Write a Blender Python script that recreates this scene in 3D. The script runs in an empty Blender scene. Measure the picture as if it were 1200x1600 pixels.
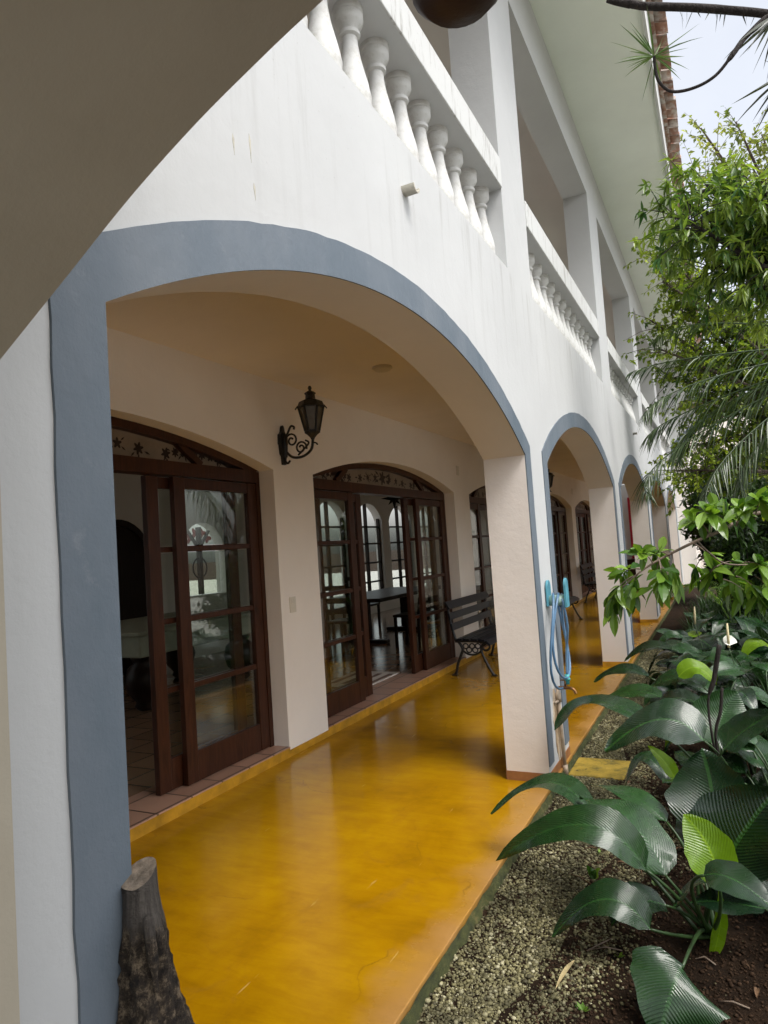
import bpy, bmesh, math, random
import numpy as np
from mathutils import Vector, Matrix
from mathutils.geometry import tessellate_polygon
random.seed(7); rng = np.random.default_rng(7)
V = Vector; GZ = -.058
PI = math.pi
scene = bpy.context.scene
COL = scene.collection

# ------------------------------------------------------------------ camera
F_PX, YAW, PITCH, ROLL = 1063.709, 0.45853, 0.054479, -0.067221
CAM = V((1.1111, 0.0, 1.55))
fwd = V((-math.sin(YAW)*math.cos(PITCH), math.cos(YAW)*math.cos(PITCH), math.sin(PITCH)))
_r = V((math.cos(YAW), math.sin(YAW), 0)); _u = _r.cross(fwd)
c_, s_ = math.cos(ROLL), math.sin(ROLL)
RIGHT = c_*_r + s_*_u; UP = -s_*_r + c_*_u
cam = bpy.data.cameras.new('camera'); co = bpy.data.objects.new('camera', cam); COL.objects.link(co)
co.matrix_world = Matrix(((RIGHT.x, UP.x, -fwd.x, CAM.x), (RIGHT.y, UP.y, -fwd.y, CAM.y), (RIGHT.z, UP.z, -fwd.z, CAM.z), (0, 0, 0, 1)))
cam.sensor_fit = 'VERTICAL'; cam.sensor_height = 36; cam.lens = F_PX/1600*36
cam.clip_start = .02; cam.clip_end = 2000
scene.camera = co

def P(px, py, y):
    """world point on the plane at distance y along the house that the photo shows at px,py"""
    d = (px-600)/F_PX*RIGHT - (py-800)/F_PX*UP + fwd
    return CAM + d*(y/d.y)

# ------------------------------------------------------------------ materials
def nodes(name):
    m = bpy.data.materials.new(name); m.use_nodes = True
    nt = m.node_tree; b = nt.nodes['Principled BSDF']
    return m, nt, b
def N(nt, t, **kw):
    n = nt.nodes.new(t)
    for k, v in kw.items():
        if k.startswith('i_'): n.inputs[k[2:].replace('_', ' ')].default_value = v
        else: setattr(n, k, v)
    return n
def noise(nt, scale, detail=4, rough=.6, stretch=None, dist=0):
    tc = N(nt, 'ShaderNodeTexCoord'); n = N(nt, 'ShaderNodeTexNoise')
    n.inputs['Scale'].default_value = scale; n.inputs['Detail'].default_value = detail
    n.inputs['Roughness'].default_value = rough; n.inputs['Distortion'].default_value = dist
    src = tc.outputs['Object']
    if stretch:
        mp = N(nt, 'ShaderNodeMapping'); mp.inputs['Scale'].default_value = stretch
        nt.links.new(src, mp.inputs[0]); src = mp.outputs[0]
    nt.links.new(src, n.inputs['Vector'])
    return n.outputs['Fac']
def ramp(nt, src, stops):
    r = N(nt, 'ShaderNodeValToRGB'); e = r.color_ramp.elements
    while len(e) < len(stops): e.new(.5)
    for k, (p, c) in enumerate(stops):
        e[k].position = p; e[k].color = (*c, 1) if len(c) == 3 else c
    nt.links.new(src, r.inputs[0]); return r.outputs[0]
def mix(nt, fac, a, b, mode='MIX'):
    m = N(nt, 'ShaderNodeMix', data_type='RGBA', blend_type=mode)
    for s, v in ((m.inputs[0], fac), (m.inputs[6], a), (m.inputs[7], b)):
        if isinstance(v, (int, float)): s.default_value = v
        elif isinstance(v, tuple): s.default_value = (*v, 1) if len(v) == 3 else v
        else: nt.links.new(v, s)
    return m.outputs[2]
def bump(nt, b, src, strength, dist=.01):
    n = N(nt, 'ShaderNodeBump'); n.inputs['Strength'].default_value = strength; n.inputs['Distance'].default_value = dist
    nt.links.new(src, n.inputs['Height'])
    old = b.inputs['Normal'].links
    if old: nt.links.new(old[0].from_socket, n.inputs['Normal'])
    nt.links.new(n.outputs[0], b.inputs['Normal'])
def simple(name, col, rough=.5, var=.25, scale=8, bmp=.15, bscale=40, metal=0, stretch=None, spec=.5, bdist=.01):
    m, nt, b = nodes(name)
    f = noise(nt, scale, 5, .6, stretch)
    lo = tuple(c*(1-var) for c in col); hi = tuple(min(1, c*(1+var*.6)) for c in col)
    nt.links.new(ramp(nt, f, [(.3, lo), (.7, hi)]), b.inputs['Base Color'])
    b.inputs['Roughness'].default_value = rough; b.inputs['Metallic'].default_value = metal
    b.inputs['Specular IOR Level'].default_value = spec
    if bmp: bump(nt, b, noise(nt, bscale, 5, .6, stretch), bmp, bdist)
    return m

def plaster(name, col, rough=.75, stain=0, dirt=(.20, .19, .16)):
    m, nt, b = nodes(name)
    f = noise(nt, 1.3, 5, .6)
    base = ramp(nt, f, [(.3, tuple(c*.93 for c in col)), (.65, col)])
    if stain:
        # rain streaks: vertical noise, strongest just under the balcony base and near the ground
        st = noise(nt, 5, 6, .7, (1.0, 2.2, .16))
        stm = ramp(nt, st, [(.52, (0, 0, 0)), (.74, (1, 1, 1))])
        tc = N(nt, 'ShaderNodeTexCoord'); sp = N(nt, 'ShaderNodeSeparateXYZ'); nt.links.new(tc.outputs['Object'], sp.inputs[0])
        zr = N(nt, 'ShaderNodeMapRange'); zr.inputs[1].default_value = 0; zr.inputs[2].default_value = 6.5
        nt.links.new(sp.outputs[2], zr.inputs[0])
        zm = ramp(nt, zr.outputs[0], [(0, (.9,)*3), (.05, (.35,)*3), (.12, (.06,)*3), (.40, (.10,)*3), (.46, (.35,)*3), (.505, (.6,)*3), (.512, (.05,)*3)])
        fac = mix(nt, 1.0, stm, zm, 'MULTIPLY')
        fac2 = mix(nt, 1.0, fac, (stain,)*3, 'MULTIPLY')
        base = mix(nt, fac2, base, dirt)
        sp2 = noise(nt, 60, 3, .5); spm = ramp(nt, sp2, [(.70, (0, 0, 0)), (.76, (1, 1, 1))])
        f3 = mix(nt, 1.0, spm, zm, 'MULTIPLY'); f4 = mix(nt, 1.0, f3, (.5,)*3, 'MULTIPLY')
        base = mix(nt, f4, base, (.12, .11, .09))
    nt.links.new(base, b.inputs['Base Color'])
    b.inputs['Roughness'].default_value = rough; b.inputs['Specular IOR Level'].default_value = .3
    bump(nt, b, noise(nt, 5, 4, .6), .18, .02)
    bump(nt, b, noise(nt, 16, 6, .7), .13, .012)
    bump(nt, b, noise(nt, 60, 6, .7), .2, .004)
    return m

M = {}
M['white'] = plaster('white_paint', (.545, .555, .555), stain=.75)
M['white2'] = plaster('white_trim', (.60, .61, .60))
def railmat():
    m, nt, b = nodes('streaked_rail_paint'); st = noise(nt, 6, 7, .75, (1, 2.6, .35)); g = noise(nt, 26, 5, .7)
    c = mix(nt, ramp(nt, st, [(.53, (0, 0, 0)), (.66, (.75,)*3)]), (.61, .62, .61), (.26, .25, .22)); c = mix(nt, ramp(nt, g, [(.62, (0, 0, 0)), (.72, (.5,)*3)]), c, (.30, .29, .26))
    nt.links.new(c, b.inputs['Base Color']); b.inputs['Roughness'].default_value = .8; bump(nt, b, g, .3, .006); return m
M['rail'] = railmat()
def balmat():
    m, nt, b = nodes('weathered_baluster_paint'); g = noise(nt, 13, 7, .7)
    c = ramp(nt, g, [(.32, (.42, .41, .37)), (.5, (.59, .595, .58)), (.7, (.63, .635, .62))])
    nt.links.new(c, b.inputs['Base Color']); b.inputs['Roughness'].default_value = .75; bump(nt, b, g, .25, .006); return m
M['bal'] = balmat()
M['cream'] = plaster('cream_paint', (.85, .795, .73))
M['jamb'] = plaster('jamb_paint', (.83, .77, .71))
M['soffit'] = plaster('eaves_paint', (.82, .87, .79))
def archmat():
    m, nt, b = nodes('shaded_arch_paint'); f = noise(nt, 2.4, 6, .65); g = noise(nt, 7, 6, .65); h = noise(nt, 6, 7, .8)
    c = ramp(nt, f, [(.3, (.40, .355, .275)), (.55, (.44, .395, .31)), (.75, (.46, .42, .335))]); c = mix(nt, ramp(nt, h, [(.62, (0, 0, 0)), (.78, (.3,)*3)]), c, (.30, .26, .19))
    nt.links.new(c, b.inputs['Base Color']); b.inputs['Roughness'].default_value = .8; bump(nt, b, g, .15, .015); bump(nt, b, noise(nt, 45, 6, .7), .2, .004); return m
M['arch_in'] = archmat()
def bluemat():
    m, nt, b = nodes('blue_band_paint'); f = noise(nt, 2.2, 6, .65, (1, 1, .45)); g = noise(nt, 30, 5, .7); h = noise(nt, 9, 6, .75)
    c = ramp(nt, f, [(.3, (.095, .128, .160)), (.5, (.132, .162, .195)), (.7, (.165, .192, .222))])
    c = mix(nt, ramp(nt, h, [(.60, (0, 0, 0)), (.72, (.35,)*3)]), c, (.26, .28, .30)); c = mix(nt, ramp(nt, g, [(.72, (0, 0, 0)), (.77, (.7,)*3)]), c, (.035, .045, .055))
    nt.links.new(c, b.inputs['Base Color']); b.inputs['Roughness'].default_value = .62; bump(nt, b, noise(nt, 16, 6, .7), .3, .012); bump(nt, b, noise(nt, 45, 6, .7, (1, 1, .3)), .3, .004); return m
M['blue'] = bluemat()
M['balcony'] = plaster('balcony_paint', (.60, .57, .53))
M['room'] = plaster('room_paint', (.78, .74, .68))
M['brownbase'] = simple('pier_base_paint', (.30, .13, .045), .6, .3, 12)
M['ochre'] = simple('ochre_paint', (.50, .26, .015), .5, .35, 9)

def floor_mat():
    m, nt, b = nodes('burnt_cement')
    big = noise(nt, .9, 7, .66, None, .4); fine = noise(nt, 9, 8, .75, (.35, 1.6, 1), .5)
    c1 = ramp(nt, big, [(.28, (.21, .092, .001)), (.48, (.35, .172, .001)), (.72, (.46, .245, .002))])
    c2 = ramp(nt, fine, [(.3, (.80, .76, .70)), (.6, (1, 1, 1))])
    c = mix(nt, 1.0, c1, c2, 'MULTIPLY')
    # paler, worn outer edge where the rain reaches
    tc = N(nt, 'ShaderNodeTexCoord'); sp = N(nt, 'ShaderNodeSeparateXYZ'); nt.links.new(tc.outputs['Object'], sp.inputs[0])
    ad = N(nt, 'ShaderNodeMath', operation='ADD'); nz = noise(nt, 3, 5, .6)
    mu = N(nt, 'ShaderNodeMath', operation='MULTIPLY'); mu.inputs[1].default_value = .35; nt.links.new(nz, mu.inputs[0])
    nt.links.new(sp.outputs[0], ad.inputs[0]); nt.links.new(mu.outputs[0], ad.inputs[1])
    w = ramp(nt, ad.outputs[0], [(.02, (0, 0, 0)), (.24, (.85,)*3)])
    c = mix(nt, w, c, (.38, .205, .075))
    # hairline scratches and specks
    sc = noise(nt, 30, 3, .5, (1, .12, 1)); scm = ramp(nt, sc, [(.70, (0, 0, 0)), (.75, (.35,)*3)])
    c = mix(nt, scm, c, (.62, .45, .16))
    # dull scuffs, footprints of dust and a few hairline cracks
    du = noise(nt, 3.4, 8, .8, None, 1.5); c = mix(nt, ramp(nt, du, [(.54, (0, 0, 0)), (.68, (.34,)*3)]), c, (.20, .10, .02))
    sp2 = noise(nt, 140, 3, .6); c = mix(nt, ramp(nt, sp2, [(.70, (0, 0, 0)), (.75, (.55,)*3)]), c, (.10, .055, .012))
    vo = N(nt, 'ShaderNodeTexVoronoi', feature='DISTANCE_TO_EDGE'); vo.inputs['Scale'].default_value = .9
    ws = N(nt, 'ShaderNodeTexNoise'); ws.inputs['Scale'].default_value = 3; ws.inputs['Detail'].default_value = 6; va = N(nt, 'ShaderNodeVectorMath', operation='MULTIPLY_ADD'); va.inputs[1].default_value = (.5, .5, .5)
    tc2 = N(nt, 'ShaderNodeTexCoord'); nt.links.new(tc2.outputs['Object'], ws.inputs['Vector']); nt.links.new(ws.outputs['Color'], va.inputs[0]); nt.links.new(tc2.outputs['Object'], va.inputs[2]); nt.links.new(va.outputs[0], vo.inputs['Vector'])
    ck = ramp(nt, vo.outputs['Distance'], [(0, (.55,)*3), (.006, (0, 0, 0))]); c = mix(nt, mix(nt, 1.0, ck, ramp(nt, noise(nt, 1.6, 3, .5), [(.5, (0, 0, 0)), (.6, (1, 1, 1))]), 'MULTIPLY'), c, (.10, .05, .01))
    nt.links.new(c, b.inputs['Base Color'])
    rr = ramp(nt, fine, [(.25, (.26,)*3), (.7, (.10,)*3)])
    r2 = mix(nt, w, rr, (.5, .5, .5)); nt.links.new(r2, b.inputs['Roughness'])
    b.inputs['Specular IOR Level'].default_value = .38
    bump(nt, b, noise(nt, 7, 5, .6), .10, .006)
    return m
M['floor'] = floor_mat()

def tile_mat(name, col, size, rough=.15):
    m, nt, b = nodes(name)
    tc = N(nt, 'ShaderNodeTexCoord'); br = N(nt, 'ShaderNodeTexBrick', offset=0.0)
    br.inputs['Scale'].default_value = 1; br.inputs['Brick Width'].default_value = size; br.inputs['Row Height'].default_value = size
    br.inputs['Mortar Size'].default_value = .008; br.inputs['Color1'].default_value = (*col, 1)
    br.inputs['Color2'].default_value = (*[c*.82 for c in col], 1); br.inputs['Mortar'].default_value = (.10, .06, .04, 1)
    nt.links.new(tc.outputs['Object'], br.inputs[0]); nt.links.new(br.outputs[0], b.inputs['Base Color'])
    b.inputs['Roughness'].default_value = rough
    inv = N(nt, 'ShaderNodeMath', operation='SUBTRACT'); inv.inputs[0].default_value = 1; nt.links.new(br.outputs['Fac'], inv.inputs[1])
    bump(nt, b, inv.outputs[0], .4, .004)
    return m
M['tile'] = tile_mat('sill_tile', (.46, .27, .19), .29, .35)
M['roomtile'] = tile_mat('room_tile', (.36, .22, .14), .30, .16)

def wood_mat(name, col, rough=.35):
    m, nt, b = nodes(name)
    f = noise(nt, 9, 7, .65, (3, 3, .35), 1.2)
    nt.links.new(ramp(nt, f, [(.25, tuple(c*.45 for c in col)), (.55, col), (.8, tuple(c*1.5 for c in col))]), b.inputs['Base Color'])
    b.inputs['Roughness'].default_value = rough; b.inputs['Specular IOR Level'].default_value = .22
    bump(nt, b, f, .2, .004)
    return m
M['wood'] = wood_mat('dark_door_wood', (.050, .017, .008))
M['wooddark'] = wood_mat('black_wood', (.022, .011, .007))
def lunette_mat():
    m, nt, b = nodes('lunette_panel')
    f = noise(nt, 6, 4, .6)
    nt.links.new(ramp(nt, f, [(.3, (.17, .125, .085)), (.7, (.24, .18, .125))]), b.inputs['Base Color'])
    b.inputs['Roughness'].default_value = .35
    return m
M['lunette'] = lunette_mat()
M['iron'] = simple('black_iron', (.012, .012, .013), .42, .3, 20, .15, 60)
M['slat'] = simple('bench_slat_paint', (.010, .012, .017), .32, .3, 20, .1, 30, spec=.2)
M['smoke'] = simple('lantern_glass', (.10, .085, .055), .25, .35, 9, .1, 30)

def glass_mat():
    m = bpy.data.materials.new('window_glass'); m.use_nodes = True; nt = m.node_tree; nt.nodes.clear()
    o = N(nt, 'ShaderNodeOutputMaterial'); t = N(nt, 'ShaderNodeBsdfTransparent'); g = N(nt, 'ShaderNodeBsdfGlossy')
    t.inputs[0].default_value = (.90, .93, .91, 1); g.inputs['Roughness'].default_value = .015
    lw = N(nt, 'ShaderNodeLayerWeight'); pw = N(nt, 'ShaderNodeMath', operation='POWER'); pw.inputs[1].default_value = 4
    nt.links.new(lw.outputs['Facing'], pw.inputs[0]); fr = N(nt, 'ShaderNodeMath', operation='MULTIPLY_ADD'); nt.links.new(pw.outputs[0], fr.inputs[0]); fr.inputs[1].default_value = .6; fr.inputs[2].default_value = .06
    mx = N(nt, 'ShaderNodeMixShader')
    nt.links.new(fr.outputs[0], mx.inputs[0]); nt.links.new(t.outputs[0], mx.inputs[1]); nt.links.new(g.outputs[0], mx.inputs[2])
    nt.links.new(mx.outputs[0], o.inputs[0]); return m
M['glass'] = glass_mat()
def stained(name, col):
    m = bpy.data.materials.new(name); m.use_nodes = True; nt = m.node_tree; nt.nodes.clear()
    o = N(nt, 'ShaderNodeOutputMaterial'); t = N(nt, 'ShaderNodeBsdfTransparent'); t.inputs[0].default_value = (*col, 1)
    nt.links.new(t.outputs[0], o.inputs[0]); return m
M['redglass'] = stained('red_glass', (.45, .06, .03)); M['milk'] = stained('pale_glass', (.85, .86, .82))
M['roof'] = None
def rooftile():
    m, nt, b = nodes('weathered_roof_tile')
    f = noise(nt, 5, 5, .6); g = noise(nt, 8, 4, .6)
    c = ramp(nt, f, [(.3, (.24, .12, .085)), (.5, (.42, .24, .17)), (.66, (.52, .38, .30))])
    lm = ramp(nt, g, [(.46, (0, 0, 0)), (.62, (.8,)*3)])
    c = mix(nt, lm, c, (.70, .68, .63)); at = N(nt, 'ShaderNodeAttribute', attribute_name='tone'); c = mix(nt, 1.0, c, ramp(nt, at.outputs['Fac'], [(0, (.62,)*3), (1, (1.1,)*3)]), 'MULTIPLY'); nt.links.new(c, b.inputs['Base Color']); b.inputs['Roughness'].default_value = .9
    bump(nt, b, g, .5, .02); return m
M['roof'] = rooftile()
M['greentint'] = simple('green_plastic', (.38, .55, .47), .4, .15)
M['bluehook'] = simple('blue_plastic', (.10, .33, .42), .4, .3, 15)
M['hose'] = simple('blue_hose', (.10, .20, .33), .3, .2, 10, 0)
M['hosefit'] = simple('teal_fitting', (.05, .38, .38), .35, .1)
M['brass'] = simple('old_brass', (.25, .13, .06), .35, .3, 30, .1, 60, 1)
M['pipe'] = simple('pvc_pipe', (.42, .33, .24), .5, .35, 14)
def patch_mat():
    m, nt, b = nodes('worn_plaster')
    f = noise(nt, 7, 6, .7, (1, 1, .5)); nt.links.new(ramp(nt, f, [(.3, (.16, .09, .04)), (.5, (.50, .37, .23)), (.66, (.74, .68, .58))]), b.inputs['Base Color'])
    b.inputs['Roughness'].default_value = .9; bump(nt, b, noise(nt, 30, 6, .7), .6, .01); return m
M['patch'] = patch_mat()
def slab_mat():
    m, nt, b = nodes('mossy_yellow_slab')
    f = noise(nt, 9, 6, .7); nt.links.new(ramp(nt, f, [(.32, (.10, .085, .018)), (.5, (.33, .23, .03)), (.7, (.46, .31, .05))]), b.inputs['Base Color'])
    b.inputs['Roughness'].default_value = .6; bump(nt, b, noise(nt, 40, 6, .7), .4, .006); return m
M['slab'] = slab_mat()
def moss_mat():
    m, nt, b = nodes('mossy_edge')
    f = noise(nt, 14, 6, .7, (1, 1, 2)); nt.links.new(ramp(nt, f, [(.3, (.022, .028, .010)), (.55, (.075, .085, .022)), (.75, (.20, .16, .06))]), b.inputs['Base Color'])
    b.inputs['Roughness'].default_value = .95; bump(nt, b, noise(nt, 90, 6, .8), .9, .02); return m
M['moss'] = moss_mat()
def soil_mat():
    m, nt, b = nodes('dark_soil')
    f = noise(nt, 7, 8, .72); g = noise(nt, 60, 6, .8)
    c = ramp(nt, f, [(.3, (.010, .006, .003)), (.55, (.034, .019, .010)), (.75, (.070, .040, .022))])
    sp = ramp(nt, g, [(.62, (0, 0, 0)), (.7, (.6,)*3)]); c = mix(nt, sp, c, (.13, .09, .05))
    nt.links.new(c, b.inputs['Base Color']); b.inputs['Roughness'].default_value = .95; b.inputs['Specular IOR Level'].default_value = .15
    bump(nt, b, g, .9, .03); bump(nt, b, f, .6, .05); return m
M['soil'] = soil_mat()
def pebble_mat():
    m, nt, b = nodes('gravel_pebble')
    at = N(nt, 'ShaderNodeAttribute', attribute_name='tone')
    c = ramp(nt, at.outputs['Fac'], [(0, (.045, .038, .018)), (.4, (.15, .135, .058)), (.8, (.26, .235, .115)), (1, (.46, .43, .28))])
    f = noise(nt, 4, 6, .75); gm = ramp(nt, f, [(.40, (.85,)*3), (.60, (0, 0, 0))])
    c = mix(nt, gm, c, (.05, .045, .018)); nt.links.new(c, b.inputs['Base Color']); b.inputs['Roughness'].default_value = .75
    return m
M['pebble'] = pebble_mat()

def leaf_mat(name, dark, light, rough=.3, trans=.25, veins=0, coat=0):
    """leaf: per-leaf tone attribute, gloss, and light let through the blade"""
    m, nt, b = nodes(name)
    at = N(nt, 'ShaderNodeAttribute', attribute_name='tone')
    c = ramp(nt, at.outputs['Fac'], [(0, dark), (1, light)])
    if veins:
        uv = N(nt, 'ShaderNodeTexCoord'); sp = N(nt, 'ShaderNodeSeparateXYZ'); nt.links.new(uv.outputs['UV'], sp.inputs[0])
        ab = N(nt, 'ShaderNodeMath', operation='ABSOLUTE'); nt.links.new(sp.outputs[1], ab.inputs[0])
        # side veins sweep forward from the midrib
        pw = N(nt, 'ShaderNodeMath', operation='POWER'); nt.links.new(ab.outputs[0], pw.inputs[0]); pw.inputs[1].default_value = 1.15
        m1 = N(nt, 'ShaderNodeMath', operation='MULTIPLY'); nt.links.new(pw.outputs[0], m1.inputs[0]); m1.inputs[1].default_value = -.95
        a1 = N(nt, 'ShaderNodeMath', operation='ADD'); nt.links.new(sp.outputs[0], a1.inputs[0]); nt.links.new(m1.outputs[0], a1.inputs[1])
        m2 = N(nt, 'ShaderNodeMath', operation='MULTIPLY'); nt.links.new(a1.outputs[0], m2.inputs[0]); m2.inputs[1].default_value = veins
        wob = noise(nt, 7, 4, .6); w1 = N(nt, 'ShaderNodeMath', operation='MULTIPLY_ADD'); nt.links.new(wob, w1.inputs[0]); w1.inputs[1].default_value = .2; nt.links.new(a1.outputs[0], w1.inputs[2]); a1 = w1
        sn = N(nt, 'ShaderNodeMath', operation='SINE'); nt.links.new(m2.outputs[0], sn.inputs[0])
        mr = N(nt, 'ShaderNodeMath', operation='LESS_THAN'); nt.links.new(ab.outputs[0], mr.inputs[0]); mr.inputs[1].default_value = .022
        fine = noise(nt, 18, 4, .6)
        c = mix(nt, mix(nt, 1.0, ramp(nt, sn.outputs[0], [(.0, (.10,)*3), (.25, (0, 0, 0))]), (1, 1, 1), 'MULTIPLY'), c, tuple(x*.55 for x in dark))
        c = mix(nt, mr.outputs[0], c, tuple(x*1.15 for x in light))
        c = mix(nt, ramp(nt, fine, [(.4, (.35,)*3), (.6, (0, 0, 0))]), c, tuple(x*.7 for x in dark))
        bump(nt, b, sn.outputs[0], .34, .002)
        ag = noise(nt, 34, 5, .7); c = mix(nt, ramp(nt, ag, [(.67, (0, 0, 0)), (.73, (.6,)*3)]), c, (.085, .06, .02))
        bl = noise(nt, 3, 4, .6); c = mix(nt, ramp(nt, bl, [(.5, (0, 0, 0)), (.72, (.22,)*3)]), c, tuple(x*1.6 for x in light))
        nt.links.new(ramp(nt, noise(nt, 11, 5, .7), [(.35, (.16,)*3), (.65, (.34,)*3)]), b.inputs['Roughness'])
        # wet drops
        vo = N(nt, 'ShaderNodeTexVoronoi'); vo.inputs['Scale'].default_value = 95; tc = N(nt, 'ShaderNodeTexCoord'); nt.links.new(tc.outputs['Object'], vo.inputs['Vector'])
        dr = ramp(nt, vo.outputs['Distance'], [(0, (1, 1, 1)), (.24, (0, 0, 0))])
        sel = ramp(nt, noise(nt, 9, 3, .5), [(.5, (0, 0, 0)), (.6, (1, 1, 1))])
        bump(nt, b, mix(nt, 1.0, dr, sel, 'MULTIPLY'), .35, .003)
    nt.links.new(c, b.inputs['Base Color'])
    if not veins: b.inputs['Roughness'].default_value = rough
    b.inputs['Specular IOR Level'].default_value = .5
    if coat: b.inputs['Coat Weight'].default_value = coat; b.inputs['Coat Roughness'].default_value = .12
    tr = N(nt, 'ShaderNodeBsdfTranslucent'); tcol = mix(nt, 1.0, c, (1.4, 1.5, .6), 'MULTIPLY'); nt.links.new(tcol, tr.inputs[0])
    mx = N(nt, 'ShaderNodeMixShader'); mx.inputs[0].default_value = trans
    nt.links.new(b.outputs[0], mx.inputs[1]); nt.links.new(tr.outputs[0], mx.inputs[2])
    nt.links.new(mx.outputs[0], nt.nodes['Material Output'].inputs[0]); return m
M['lily'] = leaf_mat('peace_lily_leaf', (.005, .019, .008), (.022, .072, .016), .24, .09, 150, .42)
M['lilybacklit'] = leaf_mat('backlit_lily_leaf', (.16, .30, .012), (.24, .40, .02), .3, .45, 110)  # glow of light through the blade is put into this yellow green
M['stem'] = simple('leaf_stalk', (.03, .065, .018), .4, .4, 20, .1)
M['mango'] = leaf_mat('long_glossy_leaf', (.045, .115, .034), (.32, .41, .08), .22, .40)
M['small'] = leaf_mat('small_round_leaf', (.045, .10, .016), (.34, .42, .04), .36, .45)
M['far'] = leaf_mat('far_leaf', (.10, .14, .035), (.36, .38, .10), .4, .45)
M['fig'] = leaf_mat('branch_leaf', (.035, .105, .018), (.22, .36, .05), .2, .32)
M['palm'] = leaf_mat('palm_leaflet', (.018, .042, .016), (.075, .115, .04), .3, .2)
M['spike'] = leaf_mat('spiky_leaf', (.025, .03, .028), (.07, .085, .05), .35, .15)
M['spikeg'] = leaf_mat('green_spiky_leaf', (.05, .10, .03), (.13, .2, .07), .35, .25)
M['grass'] = leaf_mat('strap_grass', (.012, .045, .010), (.06, .13, .025), .35, .25)
M['shrub'] = leaf_mat('dark_shrub_leaf', (.010, .030, .008), (.05, .10, .02), .35, .25)
M['spathe'] = simple('white_spathe', (.80, .82, .74), .4, .06, 10, 0)
M['spadix'] = simple('cream_spadix', (.60, .52, .30), .6, .2, 40, .4, 120)
M['bark'] = simple('grey_bark', (.09, .07, .055), .9, .5, 14, .8, 40, 0, (1, 1, .4), .3, .03)
M['barkd'] = simple('dark_bark', (.028, .022, .02), .8, .4, 14, .7, 40, 0, (1, 1, .4), .3, .03)
M['twig'] = simple('pale_twig', (.20, .15, .11), .7, .4, 20, .4, 50)
def log_mat():
    m, nt, b = nodes('rough_log_bark')
    f = noise(nt, 34, 7, .8); g = noise(nt, 22, 6, .6, (4, 4, .3))
    c = ramp(nt, f, [(.40, (.010, .007, .005)), (.52, (.06, .042, .027)), (.64, (.30, .23, .15))])
    c2 = ramp(nt, g, [(.3, (.05, .042, .036)), (.7, (.16, .14, .12))])
    tc = N(nt, 'ShaderNodeTexCoord'); sp = N(nt, 'ShaderNodeSeparateXYZ'); nt.links.new(tc.outputs['Object'], sp.inputs[0])
    ad = N(nt, 'ShaderNodeMath', operation='ADD'); mu = N(nt, 'ShaderNodeMath', operation='MULTIPLY'); mu.inputs[1].default_value = .12
    nt.links.new(noise(nt, 11, 5, .7), mu.inputs[0]); nt.links.new(sp.outputs[2], ad.inputs[0]); nt.links.new(mu.outputs[0], ad.inputs[1])
    w = ramp(nt, ad.outputs[0], [(.895, (0, 0, 0)), (.925, (1, 1, 1))]); c = mix(nt, w, c, c2)
    nt.links.new(c, b.inputs['Base Color']); b.inputs['Roughness'].default_value = .95
    bump(nt, b, f, 1.0, .02); bump(nt, b, g, .5, .01); return m
M['log'] = log_mat()
M['logtop'] = simple('cut_wood', (.26, .21, .16), .9, .6, 40, .6, 60)
M['plastic'] = simple('ivory_plastic', (.66, .62, .53), .4, .05, 5, 0)
M['red'] = simple('red_paint', (.42, .012, .03), .45, .15)
M['cloth'] = simple('pale_cloth', (.34, .36, .28), .8, .12)
M['matrug'] = simple('pale_mat', (.62, .56, .5), .95, .15, 20, .4, 80)
M['matpat'] = simple('brown_mat_pattern', (.2, .13, .1), .95, .2)
M['drycut'] = simple('dry_leaf', (.40, .32, .16), .8, .4, 20, .3)
M['litter'] = simple('brown_litter', (.12, .065, .03), .8, .5, 20, .3)
M['clod'] = simple('soil_crumb', (.040, .023, .013), .95, .6, 30, .5, spec=.15)
M['rust'] = simple('lantern_brown', (.045, .018, .012), .5, .4, 20)
M['spout'] = simple('spout_cement', (.55, .52, .44), .85, .35, 18, .4)
M['pic'] = simple('dark_picture', (.05, .06, .05), .4, .7, 9, 0)

# ------------------------------------------------------------------ object helpers
ORG = {}
def tag(o, label=None, cat=None, group=None, kind=None):
    if label: o['label'] = label
    if cat: o['category'] = cat
    if group: o['group'] = group
    if kind: o['kind'] = kind
    return o
def thing(name, loc, label, cat, group=None, rz=0):
    o = bpy.data.objects.new(name, None); COL.objects.link(o); o.location = loc; o.rotation_euler = (0, 0, rz)
    o.empty_display_size = .1; ORG[o.name] = V(loc) if not rz else V(loc); return tag(o, label, cat, group)
def copy_tree(o, parent=None):
    c = o.copy(); COL.objects.link(c); c.parent = parent
    for ch in list(o.children): copy_tree(ch, c)
    return c

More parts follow.
